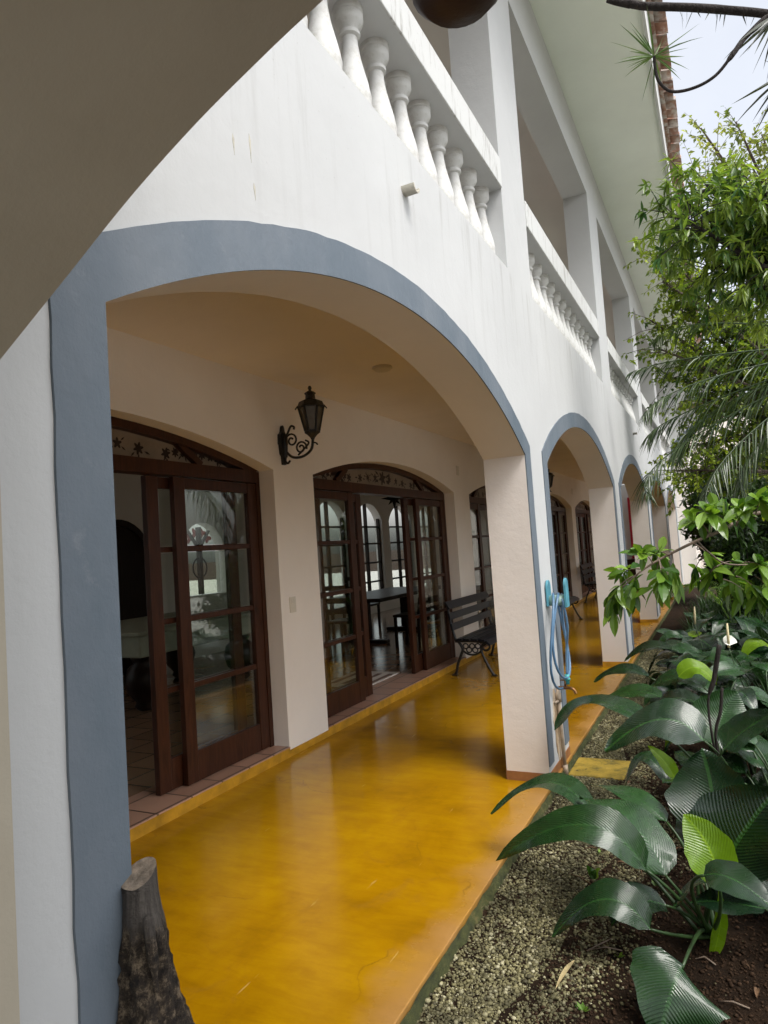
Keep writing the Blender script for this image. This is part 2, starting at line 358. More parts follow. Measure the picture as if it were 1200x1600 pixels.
class MB:
    def __init__(s): s.v = []; s.f = []; s.uv = {}; s.tone = []; s.smooth = []; s.cur = .5
    def add(s, vs, fs, smooth=False, uvs=None, tone=None):
        k = len(s.v); s.v.extend([tuple(p) for p in vs])
        t = s.cur if tone is None else tone
        s.tone.extend([t]*len(vs))
        for f in fs: s.f.append(tuple(i+k for i in f)); s.smooth.append(smooth)
        if uvs:
            for i, u in enumerate(uvs): s.uv[k+i] = u
    def box(s, x0, x1, y0, y1, z0, z1):
        s.add([(x0, y0, z0), (x1, y0, z0), (x1, y1, z0), (x0, y1, z0), (x0, y0, z1), (x1, y0, z1), (x1, y1, z1), (x0, y1, z1)],
              [(0, 3, 2, 1), (4, 5, 6, 7), (0, 1, 5, 4), (1, 2, 6, 5), (2, 3, 7, 6), (3, 0, 4, 7)])
    def bar(s, a, b, w, h, up=(0, 0, 1)):
        a, b = V(a), V(b); t = (b-a).normalized(); u = V(up)
        if abs(t.dot(u)) > .98: u = V((1, 0, 0))
        sd = t.cross(u).normalized()*w/2; u2 = sd.cross(t).normalized()*h/2
        vs = [a-sd-u2, a+sd-u2, a+sd+u2, a-sd+u2, b-sd-u2, b+sd-u2, b+sd+u2, b-sd+u2]
        s.add(vs, [(0, 1, 2, 3), (7, 6, 5, 4), (0, 4, 5, 1), (1, 5, 6, 2), (2, 6, 7, 3), (3, 7, 4, 0)])
    def tube(s, pts, rad, seg=8, closed=False, cap=True, wob=0):
        pts = [V(p) for p in pts]; n = len(pts)
        if isinstance(rad, (int, float)): rad = [rad]*n
        ref = V((0, 0, 1)); k0 = []; nrm = None; vs = []
        for i, p in enumerate(pts):
            if closed: t = pts[(i+1) % n]-pts[i-1]
            else: t = pts[min(i+1, n-1)]-pts[max(i-1, 0)]
            t = t.normalized() if t.length > 1e-9 else V((0, 0, 1))
            if nrm is None:
                nrm = t.cross(ref) if abs(t.dot(ref)) < .95 else t.cross(V((1, 0, 0)))
            nrm = (nrm - t*nrm.dot(t)); nrm = nrm.normalized() if nrm.length > 1e-6 else t.orthogonal().normalized()
            bn = t.cross(nrm)
            for j in range(seg):
                a = 2*PI*j/seg; r = rad[i]*(1+wob*(random.random()-.5))
                vs.append(p+(nrm*math.cos(a)+bn*math.sin(a))*r)
        fs = []
        for i in range(n if closed else n-1):
            for j in range(seg):
                a = i*seg+j; b = i*seg+(j+1) % seg; c = ((i+1) % n)*seg+(j+1) % seg; d = ((i+1) % n)*seg+j
                fs.append((a, b, c, d))
        if cap and not closed:
            fs.append(tuple(range(seg-1, -1, -1))); fs.append(tuple((n-1)*seg+j for j in range(seg)))
        s.add(vs, fs, True)
    def lathe(s, prof, c=(0, 0, 0), seg=16, sq=False):
        """prof: (r, z) list"""
        vs = []; n = len(prof)
        for r, z in prof:
            for j in range(seg):
                a = 2*PI*(j+.5)/seg; vs.append((c[0]+r*math.cos(a), c[1]+r*math.sin(a), c[2]+z))
        fs = [(i*seg+j, i*seg+(j+1) % seg, (i+1)*seg+(j+1) % seg, (i+1)*seg+j) for i in range(n-1) for j in range(seg)]
        fs += [tuple(range(seg-1, -1, -1)), tuple((n-1)*seg+j for j in range(seg))]
        s.add(vs, fs, seg > 8)
    def plate(s, loops, x0, x1, axis=0):
        """flat outline (first loop) with holes, given in the two other axes, thick from x0 to x1"""
        tri = tessellate_polygon([[V((a, b, 0)) for a, b in lp] for lp in loops]); flat = [p for lp in loops for p in lp]
        def mk(x, p): return (x, p[0], p[1]) if axis == 0 else ((p[0], x, p[1]) if axis == 1 else (p[0], p[1], x))
        n = len(flat); vs = [mk(x0, p) for p in flat]+[mk(x1, p) for p in flat]; fs = []
        for t in tri: fs.append(tuple(t)); fs.append(tuple(i+n for i in reversed(t)))
        k = 0
        for lp in loops:
            m = len(lp)
            for i in range(m): j = (i+1) % m; fs.append((k+i, k+j, k+j+n, k+i+n))
            k += m
        s.add(vs, fs)
    def build(s, name, m, parent=None, bevel=0, fix=True, sharp=0):
        me = bpy.data.meshes.new(name); org = V((0, 0, 0))
        q = parent
        if q is not None:
            while q.parent: q = q.parent
            org = ORG.get(q.name, V((0, 0, 0)))
        vv = np.array(s.v, dtype=np.float32).reshape(-1, 3) - np.array(org, dtype=np.float32)
        me.from_pydata(vv.tolist(), [], s.f)
        if s.uv:
            ul = me.uv_layers.new(name='UVMap'); li = np.empty(len(me.loops), dtype=np.int32); me.loops.foreach_get('vertex_index', li)
            arr = np.zeros((len(s.v), 2), dtype=np.float32)
            for i, u in s.uv.items(): arr[i] = u
            ul.data.foreach_set('uv', arr[li].ravel())
        if any(t != .5 for t in s.tone[::7]):
            a = me.attributes.new('tone', 'FLOAT', 'POINT'); a.data.foreach_set('value', np.array(s.tone, dtype=np.float32))
        me.polygons.foreach_set('use_smooth', s.smooth)
        if fix and len(s.f) < 60000:
            bm = bmesh.new(); bm.from_mesh(me); bmesh.ops.recalc_face_normals(bm, faces=bm.faces); bm.to_mesh(me); bm.free()
        if sharp: me.set_sharp_from_angle(angle=sharp)
        me.materials.append(m); me.update()
        o = bpy.data.objects.new(name, me); COL.objects.link(o)
        if parent is not None: o.parent = parent
        if bevel:
            b = o.modifiers.new('bevel', 'BEVEL'); b.width = bevel; b.segments = 2; b.limit_method = 'ANGLE'; b.angle_limit = .6
        return o
def bez(a, c, b, n):
    a, c, b = V(a), V(c), V(b)
    return [a*(1-t)**2+c*2*t*(1-t)+b*t*t for t in [i/(n-1) for i in range(n)]]
def through(a, m, b, n): return bez(a, V(m)*2-(V(a)+V(b))*.5, b, n)
def spline(pts, n=6):
    pts = [V(p) for p in pts]; out = []
    for i in range(len(pts)-1):
        p0, p1, p2, p3 = pts[max(i-1, 0)], pts[i], pts[i+1], pts[min(i+2, len(pts)-1)]
        for k in range(n):
            t = k/n; out.append(.5*((2*p1)+(p2-p0)*t+(2*p0-5*p1+4*p2-p3)*t*t+(3*p1-p0-3*p2+p3)*t**3))
    return out+[pts[-1]]

# ------------------------------------------------------------------ ground, floor
g = MB(); g.box(-600, 600, -600, 600, -1.0, -.058); tag(g.build('ground', M['soil']), kind='structure')
vf = MB(); vf.box(-2.30, .016, -3, 21.0, -.10, 0); tag(vf.build('veranda_floor', M['floor'], bevel=.004), kind='structure')
me_ = MB()     # mossy side of the slab, slightly proud and lumpy
ys = np.arange(.7, 20, .05)
vs = []; 
for y in ys:
    a = .018+.006*random.random(); vs += [(a, y, -.012-.008*random.random()), (a+.006+.010*random.random(), y, -.035), (a+.012+.016*random.random(), y, -.06)]
me_.add(vs, [(3*i+k, 3*i+3+k, 3*i+4+k, 3*i+1+k) for i in range(len(ys)-1) for k in (0, 1)], True)
tag(me_.build('floor_edge_moss', M['moss']), 'dark moss growing along the outer edge of the veranda floor', 'moss', kind='stuff')

g = MB(); g.box(-40, -6.52, -20, 45, -.3, -.03); tag(g.build('back_bounce_paving', simple('pale_back_bounce', (.46, .44, .40), .8, .15, 3)), kind='structure')  # pale sheet added behind the house to bounce light into the hall
g = MB(); g.box(4.3, 16, -12, 40, -.3, -.045); tag(g.build('garden_bounce_paving', simple('pale_garden_bounce', (.50, .48, .43), .8, .15, 3)), kind='structure')  # unseen pale sheet added to bounce light up to eaves and veranda
# ------------------------------------------------------------------ house
H = thing('arcade_house', (0, 10, 0), 'long white two storey house with blue edged arches and upper balustrades', 'house')
T = .28
BAYS = [(1.0, 4.37), (4.985, 8.36), (9.02, 12.42), (13.06, 16.50), (17.14, 20.3)]
SPR, APEX = 2.10, 2.558
def arc(y0, y1, spr, rise, off=0, n=28):
    h = (y1-y0)/2; R = (h*h+rise*rise)/(2*rise); c = (y0+y1)/2; zc = spr+rise-R; R2 = R+off; h2 = h+off
    a0 = math.asin(min(1, h2/R2))
    return [(c+R2*math.sin(a), zc+R2*math.cos(a)) for a in np.linspace(-a0, a0, n)]
out = [(-3, 0)]
for y0, y1 in BAYS: out += [(y0, 0)]+arc(y0, y1, SPR, APEX-SPR, 0, 60)+[(y1, 0)]
out += [(20.6, 0), (20.6, 6.27), (-3, 6.27)]
OPEN = [(1.0, 4.308), (4.947, 8.275), (8.98, 12.35), (13.0, 16.4), (17.05, 20.2)]
loops = [out]
for y0, y1 in OPEN:
    loops += [[(y0, 3.324), (y1, 3.324), (y1, 3.858), (y0, 3.858)], [(y0, 4.062), (y1, 4.062), (y1, 5.624), (y0, 5.624)]]
w = MB(); w.plate(loops, -T, 0); fw = w.build('facade_wall', M['white'], H, bevel=.006)
fw.data.materials.append(M['jamb'])
for p in fw.data.polygons:     # arch undersides and pier sides carry the cream paint of the veranda
    c = p.center
    if abs(p.normal.x) < .5 and c.z < 2.7 and c.z > .01 and p.normal.z < .5 and -10 < c.y < 11.5: p.material_index = 1
    if p.normal.x < -.5: p.material_index = 1
# blue bands
BW = .131
for y0, y1 in BAYS:
    inn = arc(y0, y1, SPR, APEX-SPR); o2 = arc(y0, y1, SPR, APEX-SPR, BW)
    zb = .10; inn = arc(y0, y1, SPR, APEX-SPR, 0, 60); o2 = [(y+random.gauss(0, .0016), z+random.gauss(0, .0016)) for y, z in arc(y0, y1, SPR, APEX-SPR, BW, 60)]
    jl = [(y0-BW+random.gauss(0, .0014), z) for z in np.linspace(o2[0][1]-.05, .15, 22)]; jr = [(y1+BW+random.gauss(0, .0014), z) for z in np.linspace(.15, o2[-1][1]-.05, 22)]
    lp = [(y0, zb)]+inn+[(y1, zb), (y1+BW, zb)]+jr+[(y1+BW, o2[-1][1])]+o2[::-1][1:-1]+[(y0-BW, o2[0][1])]+jl+[(y0-BW, zb)]
    b = MB(); b.plate([lp], .0, .007); b.build('arch_band', M['blue'], H)
# pier bases: reddish paint on the inner and side faces, ochre in front
edges = [-3]+[e for bq in BAYS for e in bq]+[20.6]
for i in range(0, len(edges), 2):
    y0, y1 = edges[i], edges[i+1]
    b = MB(); b.box(-T-.004, .004, y0-.004, y1+.004, 0, .058 if i else .09)
    b.build('pier_base', M['brownbase'] if i < 4 else M['ochre'], H)
# balustrades
prof = [(.066, 0), (.068, .025), (.058, .035), (.066, .06), (.076, .10), (.078, .14), (.070, .19), (.056, .25), (.043, .31), (.035, .37), (.033, .405), (.046, .412), (.047, .426), (.036, .434), (.042, .448), (.058, .462), (.064, .475), (.064, .5), (.060, .505), (.066, .512), (.066, .536)]
bb = MB(); bb.lathe(prof, seg=20); bme = None
for k, (y0, y1) in enumerate(OPEN):
    r = MB(); r.box(-T-.004, .010, y0+.002, y1-.002, 3.860, 4.060); rail = r.build('balcony_rail', M['rail'], H, bevel=.006)
    yy = y1-.055
    while yy > y0+.03:
        if bme is None:
            o = bb.build('baluster', M['bal'], rail, sharp=.55); bme = o.data
            bme.transform(Matrix.Translation(V(ORG[H.name])))
        else:
            o = bpy.data.objects.new('baluster', bme); COL.objects.link(o); o.parent = rail
        o.location = V((-.135, yy, 3.324))-ORG[H.name]
        yy -= .2505
# balcony interior
b = MB(); b.box(-2.25, -T, -3, 20.6, 2.960, 3.318); b.build('veranda_ceiling', M['cream'], H)
b = MB(); b.box(-2.25, -T, -3, 20.6, 5.90, 6.2); b.build('balcony_ceiling', M['balcony'], H)
b = MB(); b.box(-2.45, -2.25, -3, 20.6, 2.97, 6.2); b.build('balcony_back_wall', M['balcony'], H)
b = MB(); b.box(-6.5, 0, -3.2, -3, 0, 6.2); b.build('end_wall', M['white2'], H)
b = MB(); b.plate([[(-6.5, 0), (-2.3, 0), (-2.3, 2.97), (0, 2.97), (0, 6.2), (-6.5, 6.2)]], 20.6, 20.8, 1); b.build('end_wall', M['white2'], H)
# eaves and roof
b = MB(); b.plate([[(.001, 6.20), (.855, 6.17), (.855, 6.26), (.001, 6.30)]], -3, 20.6, 1); b.build('eaves_soffit', M['soffit'], H)
b = MB(); b.box(.856, .880, -3, 20.6, 6.14, 6.58); b.build('fascia_board', M['white2'], H)
b = MB()
b.plate([[(-7, 8.7), (.93, 6.59), (.93, 6.60), (-7, 8.72)]], -3, 20.6, 1)
yy = -2.9
while yy < 20.6:
    L = 1.035+random.uniform(-.012, .012); zz = 6.62+random.uniform(-.006, .006)
    n = 9; vs = []; R = .098
    for x, z, rr in ((L, zz, R), (L-.45, zz+.125, R*.86), (L-.47, zz+.115, R*.9)):
        for q in range(n):
            a = PI*q/(n-1); vs.append((x, yy+rr*math.cos(a), z-.035+rr*.85*math.sin(a)))
        for q in range(n):
            a = PI*q/(n-1); vs.append((x, yy+(rr-.016)*math.cos(a), z-.035+(rr-.016)*.85*math.sin(a)))
    fs = []
    for q in range(n-1):
        fs += [(q, q+1, q+1+n, q+n), (q, q+2*n, q+1+2*n, q+1), (q+n, q+1+n, q+1+3*n, q+3*n)]
    b.add(vs, fs)
    # the channel tile between two covers
    vs = []
    for x, z in ((L-.15, zz), (L-.5, zz+.13)):
        for q in range(n):
            a = PI+PI*q/(n-1); vs.append((x, yy+.1+.085*math.cos(a), z+.03+.085*math.sin(a)*.9))
        for q in range(n):
            a = PI+PI*q/(n-1); vs.append((x, yy+.1+.1*math.cos(a), z+.03+.1*math.sin(a)*.9))
    fs = []
    for q in range(n-1):
        fs += [(q, q+1, q+1+n, q+n), (q, q+2*n, q+1+2*n, q+1), (q+n, q+1+n, q+1+3*n, q+3*n)]
    b.add(vs, fs)
    yy += .2
    b.cur = random.random()
b.build('roof_tiles', M['roof'], H)
# drain spouts
for y, z in ((2.66, 3.10), (11.1, 3.08)):
    b = MB(); b.plate([[(y+.034*math.cos(a), z+.030*math.sin(a)) for a in np.linspace(-PI, 0, 12)]+[(y+.024*math.cos(a), z+.021*math.sin(a)) for a in np.linspace(0, -PI, 12)]], -.02, .06)
    b.build('drain_spout', M['spout'], H)
# plaster worn by the tap pipe
b = MB(); pts = []
for a in np.linspace(0, 2*PI, 40, endpoint=False):
    r = 1+.16*math.sin(3*a+.5)+.1*math.sin(7*a)+random.uniform(-.06, .06)
    pts.append((4.685+.105*r*math.cos(a), .30+.235*r*math.sin(a)))
b.plate([pts], 0, .0035); b.build('worn_plaster_patch', M['patch'], H)

for px, py, L_ in ((365, 226, .06), (391, 232, .085), (398, 300, .05)):
    d = (px-600)/F_PX*RIGHT-(py-800)/F_PX*UP+fwd; q = CAM+d*((0-CAM.x)/d.x); b = MB()
    b.plate([[(q.y-.003, q.z+L_/2), (q.y+.004, q.z+L_*.3), (q.y+.003, q.z), (q.y+.001, q.z-L_/2), (q.y-.001, q.z-L_*.2), (q.y-.005, q.z+L_*.2)]], 0, .0008); b.build('scuff_mark', M['spout'], H)
# inner wall with door openings
DOORS = [(.98, 4.42), (5.0, 8.46), (9.06, 12.46), (13.04, 16.30), (16.72, 20.0)]
DS, DA = 2.235, 2.475
out = [(-3, .052)]
for y0, y1 in DOORS: out += [(y0, .052)]+arc(y0, y1, DS, DA-DS, 0, 20)+[(y1, .052)]
out += [(20.6, .052), (20.6, 2.962), (-3, 2.962)]
b = MB(); b.plate([out], -2.30, -2.02); iw = b.build('inner_wall', M['cream'], H)
b = MB(); b.box(-2.31, -2.014, -3, 20.6, -.01, .050); b.build('ochre_skirting', M['ochre'], H)
for y0, y1 in DOORS:
    b = MB(); b.box(-2.42, -2.009, y0+.001, y1-.001, .0715, .080); b.build('door_sill', M['tile'], H, bevel=.002)
    b = MB(); b.box(-2.41, -2.012, y0+.001, y1-.001, .0505, .071); b.build('sill_riser', M['ochre'], H)

def leaf_door(y0, y1, x0, x1, par, flip=False):
    """a glazed leaf: stiles, four panes, deep bottom rail"""
    m = MB(); S = .105
    m.box(x0, x1, y0, y0+S, .085, 2.135); m.box(x0, x1, y1-S, y1, .085, 2.135)
    a, c = y0+S+.0005, y1-S-.0005
    e = .003
    m.box(x0+e, x1-e, a, c, .085, .285); m.box(x0+e, x1-e, a, c, 2.055, 2.132)
    for z in (.72, 1.17, 1.645): m.box(x0+e+.004, x1-e-.004, a, c, z-.018, z+.018)
    m.build('door_leaf', M['wood'], par, bevel=.004)
    gm = MB(); xc = (x0+x1)/2
    for z0, z1 in ((.286, .695), (.745, 1.145), (1.195, 1.62), (1.67, 2.054)): gm.box(xc-.002, xc+.002, a, c, z0, z1)
    gm.build('glass_pane', M['glass'], par)
def flower_pattern(m, y0, y1, z0, x):
    """painted garland: leaves and blossoms as thin raised paint"""
    def blob(y, z, r, k=6, wob=.35, sq=1):
        pts = [(y+r*(1+wob*math.sin(k*a))*math.cos(a), z+sq*r*(1+wob*math.sin(k*a))*math.sin(a)) for a in np.linspace(0, 2*PI, 30, endpoint=False)]
        m.plate([pts], x, x+.0015)
    n = 9
    for i in range(n):
        t = (i+.5)/n; y = y0+(y1-y0)*t; h = .16*max(0.15, 1-(2*abs((y-(y0+y1)/2))/(y1-y0))**2)
        z = z0+.03+h*.42
        if h < .05: continue
        r = h*.27*(1.4 if i % 3 == 1 else .8); blob(y, z, r, 5+i % 3)
        for q in range(5):
            a = random.uniform(0, 2*PI); d = r*1.9; c = (y+d*1.3*math.cos(a), z+d*.8*math.sin(a))
            if c[1]-z0 < .012 or c[1]-z0 > h*.95: continue
            L = r*.85; dx, dz = math.cos(a), math.sin(a)*.7
            m.plate([[(c[0]-dx*L, c[1]-dz*L), (c[0]-dz*L*.3, c[1]+dx*L*.3), (c[0]+dx*L, c[1]+dz*L), (c[0]+dz*L*.3, c[1]-dx*L*.3)]], x, x+.0012)
for k, (y0, y1) in enumerate(DOORS):
    fr = MB(); e = .002
    # outer frame: jambs, head beam, curved head
    fr.box(-2.262, -2.158, y0+e, y0+.05, .079, 2.23); fr.box(-2.262, -2.158, y1-.05, y1-e, .079, 2.23)
    fr.box(-2.262, -2.150, y0+.051, y1-.051, 2.14, 2.235)
    ao = arc(y0+e, y1-e, DS+.002, DA-DS-.004, 0, 20); ai = [(y, max(2.2355, z-.055)) for y, z in ao]
    fr.plate([ao+ai[::-1]], -2.25, -2.155)
    for t in (.22, .78):
        yc = y0+(y1-y0)*t; zt = 2.235+.85*(DA-2.235)*(1-(2*abs(t-.5))**2)
        s = 1 if t < .5 else -1
        fr.bar((-2.20, yc-.10*s, 2.236), (-2.20, yc+.12*s, zt), .05, .07, (1, 0, 0))
    d = fr.build('sliding_door', M['wood'], H, bevel=.004)
    lu = MB(); lo = [(y, z-.05) for y, z in arc(y0+.06, y1-.06, DS, DA-DS-.01, 0, 20)]; lo = [(y, max(z, 2.234)) for y, z in lo]
    lu.plate([[(y0+.3, 2.233)]+[q for q in lo if y0+.3 < q[0] < y1-.3]+[(y1-.3, 2.233)]], -2.225, -2.205); nf = len(lu.f)
    flower_pattern(lu, y0+.95, y1-.95, 2.236, -2.2049); flower_pattern(lu, y0+.35, y0+1.1, 2.225, -2.2049); flower_pattern(lu, y1-1.1, y1-.3, 2.225, -2.2049)
    lo_ = lu.build('lunette_panel', M['lunette'], d); lo_.data.materials.append(M['wooddark'])
    for p in lo_.data.polygons[nf:]: p.material_index = 1
    ymid = (y0+y1)/2
    FX = (-2.205, -2.162); RX = (-2.258, -2.213)
    if k == 0:
        leaf_door(3.468, 4.369, *FX, d); leaf_door(3.27, 4.17, *RX, d); leaf_door(1.031, 1.93, *FX, d); leaf_door(1.2, 2.1, *RX, d)
    elif k == 1:
        leaf_door(5.051, 5.955, *FX, d); leaf_door(5.30, 6.205, *RX, d); leaf_door(7.50, 8.409, *FX, d); leaf_door(7.27, 8.17, *RX, d)
    else:
        q = (y1-y0-.102)/4
        for i in range(4): leaf_door(y0+.051+q*i, y0+.051+q*(i+1)-.002, *(FX if i in (0, 3) else RX), d)

# hall behind the doors
b = MB(); b.box(-6.3, -2.421, -3, 20.6, -.05, .0765); b.build('hall_floor', M['roomtile'], H)
b = MB(); b.box(-6.3, -2.30, -3, 20.6, 2.93, 3.1); b.build('hall_ceiling', M['room'], H)
WIN = [(-2.4, -.8), (0, 1.6), (2.4, 4.0), (11.75, 13.1), (13.5, 14.85), (15.25, 16.6), (17.0, 18.35), (18.75, 20.1)]  # first three are unseen, added to let light into the hall
out = [(-3, 0), (20.6, 0), (20.6, 6.2), (-3, 6.2)]; loops = [out]
for y0, y1 in WIN: loops.append([(y0, .3)]+arc(y0, y1, 2.25, .4, 0, 14)+[(y1, .3)])
loops.append([(7.95, 1.02)]+arc(7.95, 8.95, 1.75, .42, 0, 14)+[(8.95, 1.02)])
b = MB(); b.plate(loops, -6.5, -6.3); b.build('back_wall', M['room'], H)
for y0, y1 in WIN:
    m = MB(); ym = (y0+y1)/2
    for a in (y0+.03, ym, y1-.03): m.box(-6.43, -6.36, a-.03, a+.03, .3, 2.3 if a != ym else 2.64)
    for z in (.34, .8, 1.25, 1.7, 2.1): m.box(-6.425, -6.365, y0, y1, z-.02, z+.02)
    wf = m.build('hall_window', M['wooddark'], H)
    gm = MB(); gm.box(-6.398, -6.394, y0+.06, y1-.06, .36, 2.08); gm.build('window_glass', M['glass'], wf)
m = MB(); m.box(-6.43, -6.36, 8.42, 8.48, 1.03, 2.1); m.box(-6.43, -6.36, 7.95, 8.95, 1.72, 1.77)
for a in (-.62, .62): m.bar((-6.4, 8.45, 1.75), (-6.4, 8.45+.42*math.sin(a), 1.75+.36*math.cos(a)), .03, .05, (1, 0, 0))
m.tube([(-6.4, 8.45+.16*math.cos(a), 1.45+.16*math.sin(a)) for a in np.linspace(0, 2*PI, 16, endpoint=False)], .014, 6, True)
sw = m.build('stained_window', M['wooddark'], H)
m = MB(); m.box(-6.41, -6.406, 7.97, 8.93, 1.03, 1.70); m.build('pale_glass', M['milk'], sw)
m = MB()
for a in (-.95, -.35, .35, .95):
    c = (8.45+.26*math.sin(a), 1.78+.24*math.cos(a))
    m.plate([[(c[0]+.065*math.cos(t)*(1+.4*math.cos(3*t)), c[1]+.065*math.sin(t)*(1+.4*math.cos(3*t))) for t in np.linspace(0, 2*PI, 18, endpoint=False)]], -6.395, -6.392)
m.build('red_glass', M['redglass'], sw)
m = MB(); m.plate([[(6.25, .08)]+arc(6.25, 7.2, 1.75, .36, 0, 14)+[(7.2, .08)]], -6.30, -6.285)
dd = m.build('arched_inner_door', M['wooddark'], H)
m = MB(); io = arc(6.25, 7.2, 1.75, .36, 0, 14); oo = arc(6.25, 7.2, 1.75, .36, .09, 14)
m.plate([[(6.25, .08)]+io+[(7.2, .08), (7.29, .08)]+oo[::-1]+[(6.16, .08)]], -6.298, -6.262); m.build('door_casing', M['wooddark'], dd)

# end of the corridor
m = MB(); m.box(-2.3, .0, 21.6, 21.8, 0, 3.0); ew = m.build('corridor_end_wall', M['white2'], H)

# ------------------------------------------------------------------ foreground arch (the wing the photographer stands under)
W = thing('foreground_arch', (.05, .55, 0), 'deep shaded plaster arch overhead in the upper left, nearest the camera', 'arch')
xj, xr = .087, 3.45; hs = (xr-xj)/2; R = 2.85; xc = (xj+xr)/2
# curve fitted: springs 1.888 at the jamb, rises through 2.226 at x=.725
pts = [(.087, 1.888), (.17, 1.938), (.253, 1.988), (.392, 2.072), (.515, 2.136), (.626, 2.184), (.725, 2.222), (.95, 2.30), (1.25, 2.365), (1.55, 2.395), (1.77, 2.40)]
sp = spline([(x, z, 0) for x, z in pts], 8); ph_ = [0 for _ in sp]; half = [(p.x+q, p.y-q) for p, q in zip(sp, ph_)]; other = [(2*xc-x, z) for x, z in half[::-1][1:]]
lp = [(.0, -.1), (xj, -.1)]+half+other+[(2*xc-xj, -.1), (4.2, -.1), (4.2, 3.4), (.0, 3.4)]
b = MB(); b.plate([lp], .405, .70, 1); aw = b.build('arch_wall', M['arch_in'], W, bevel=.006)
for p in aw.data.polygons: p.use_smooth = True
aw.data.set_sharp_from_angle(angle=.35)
b = MB(); b.box(0.001, 5, -1.5, .404, 2.62, 2.8); b.build('passage_shade_slab', M['arch_in'], W)  # unseen slab added to keep the arch underside dark
# lantern hanging under the arch; only the bottom dish shows
LX = P(715, -16, .56)
hl = thing('hanging_lantern', (LX.x, .56, LX.z), 'brown hanging lantern cut by the top edge, only its round bottom dish showing', 'lantern')
m = MB(); m.lathe([(.012, -.016), (.03, -.012), (.041, .0), (.0425, .012), (.039, .018)], LX, 24); m.build('bottom_dish', M['rust'], hl)
m = MB(); m.lathe([(.03, .018), (.055, .16), (.06, .165), (.03, .21), (.008, .225), (.008, .23)], LX, 6); m.build('glass_cage', M['smoke'], hl)
m = MB(); m.tube([LX+V((0, 0, .22)), V((LX.x, .56, 2.31))], .004, 6); m.build('chain', M['rust'], hl)

# ------------------------------------------------------------------ far wing
FW = thing('far_wing', (3, 20.9, 0), 'white far wing closing the garden, large blue edged arch behind the palm fronds', 'building')
a0, a1 = .02, 4.6
b = MB(); ai = arc(a0, a1, 3.55, 1.15, 0, 24)
lp = [(0.001, 0), (a0, 0)]+ai+[(a1, 0), (9, 0), (9, 6.2), (0.001, 6.2)]
b.plate([lp, [(1.2, 5.05), (3.4, 5.05), (3.4, 5.95), (1.2, 5.95)], [(4.2, 5.05), (7, 5.05), (7, 5.95), (4.2, 5.95)]], 20.605, 20.9, 1); b.build('wing_wall', M['white2'], FW)
b = MB(); ao = arc(a0, a1, 3.55, 1.15, .22, 24); b.plate([ai+ao[::-1]], 20.594, 20.604, 1); b.build('arch_band', M['blue'], FW)
b = MB(); b.plate([[(0, 20.0), (9, 20.0), (9, 20.6), (0, 20.6)]], 6.21, 6.3, 2); b.build('eaves', M['soffit'], FW)
b = MB(); b.box(.3, 9, 20.45, 20.603, 4.86, 4.95)
for i in range(44): b.lathe([(.09, 0), (.085, .06), (.05, .085)], (.4+.195*i, 20.5, 4.93), 10)
b.build('tile_ledge', M['roof'], FW)
b = MB(); b.box(0.001, .4, 20.91, 24, 0, 5); b.box(.4, 9, 24, 24.2, 0, 5); b.build('gateway_wall', M['cream'], FW)

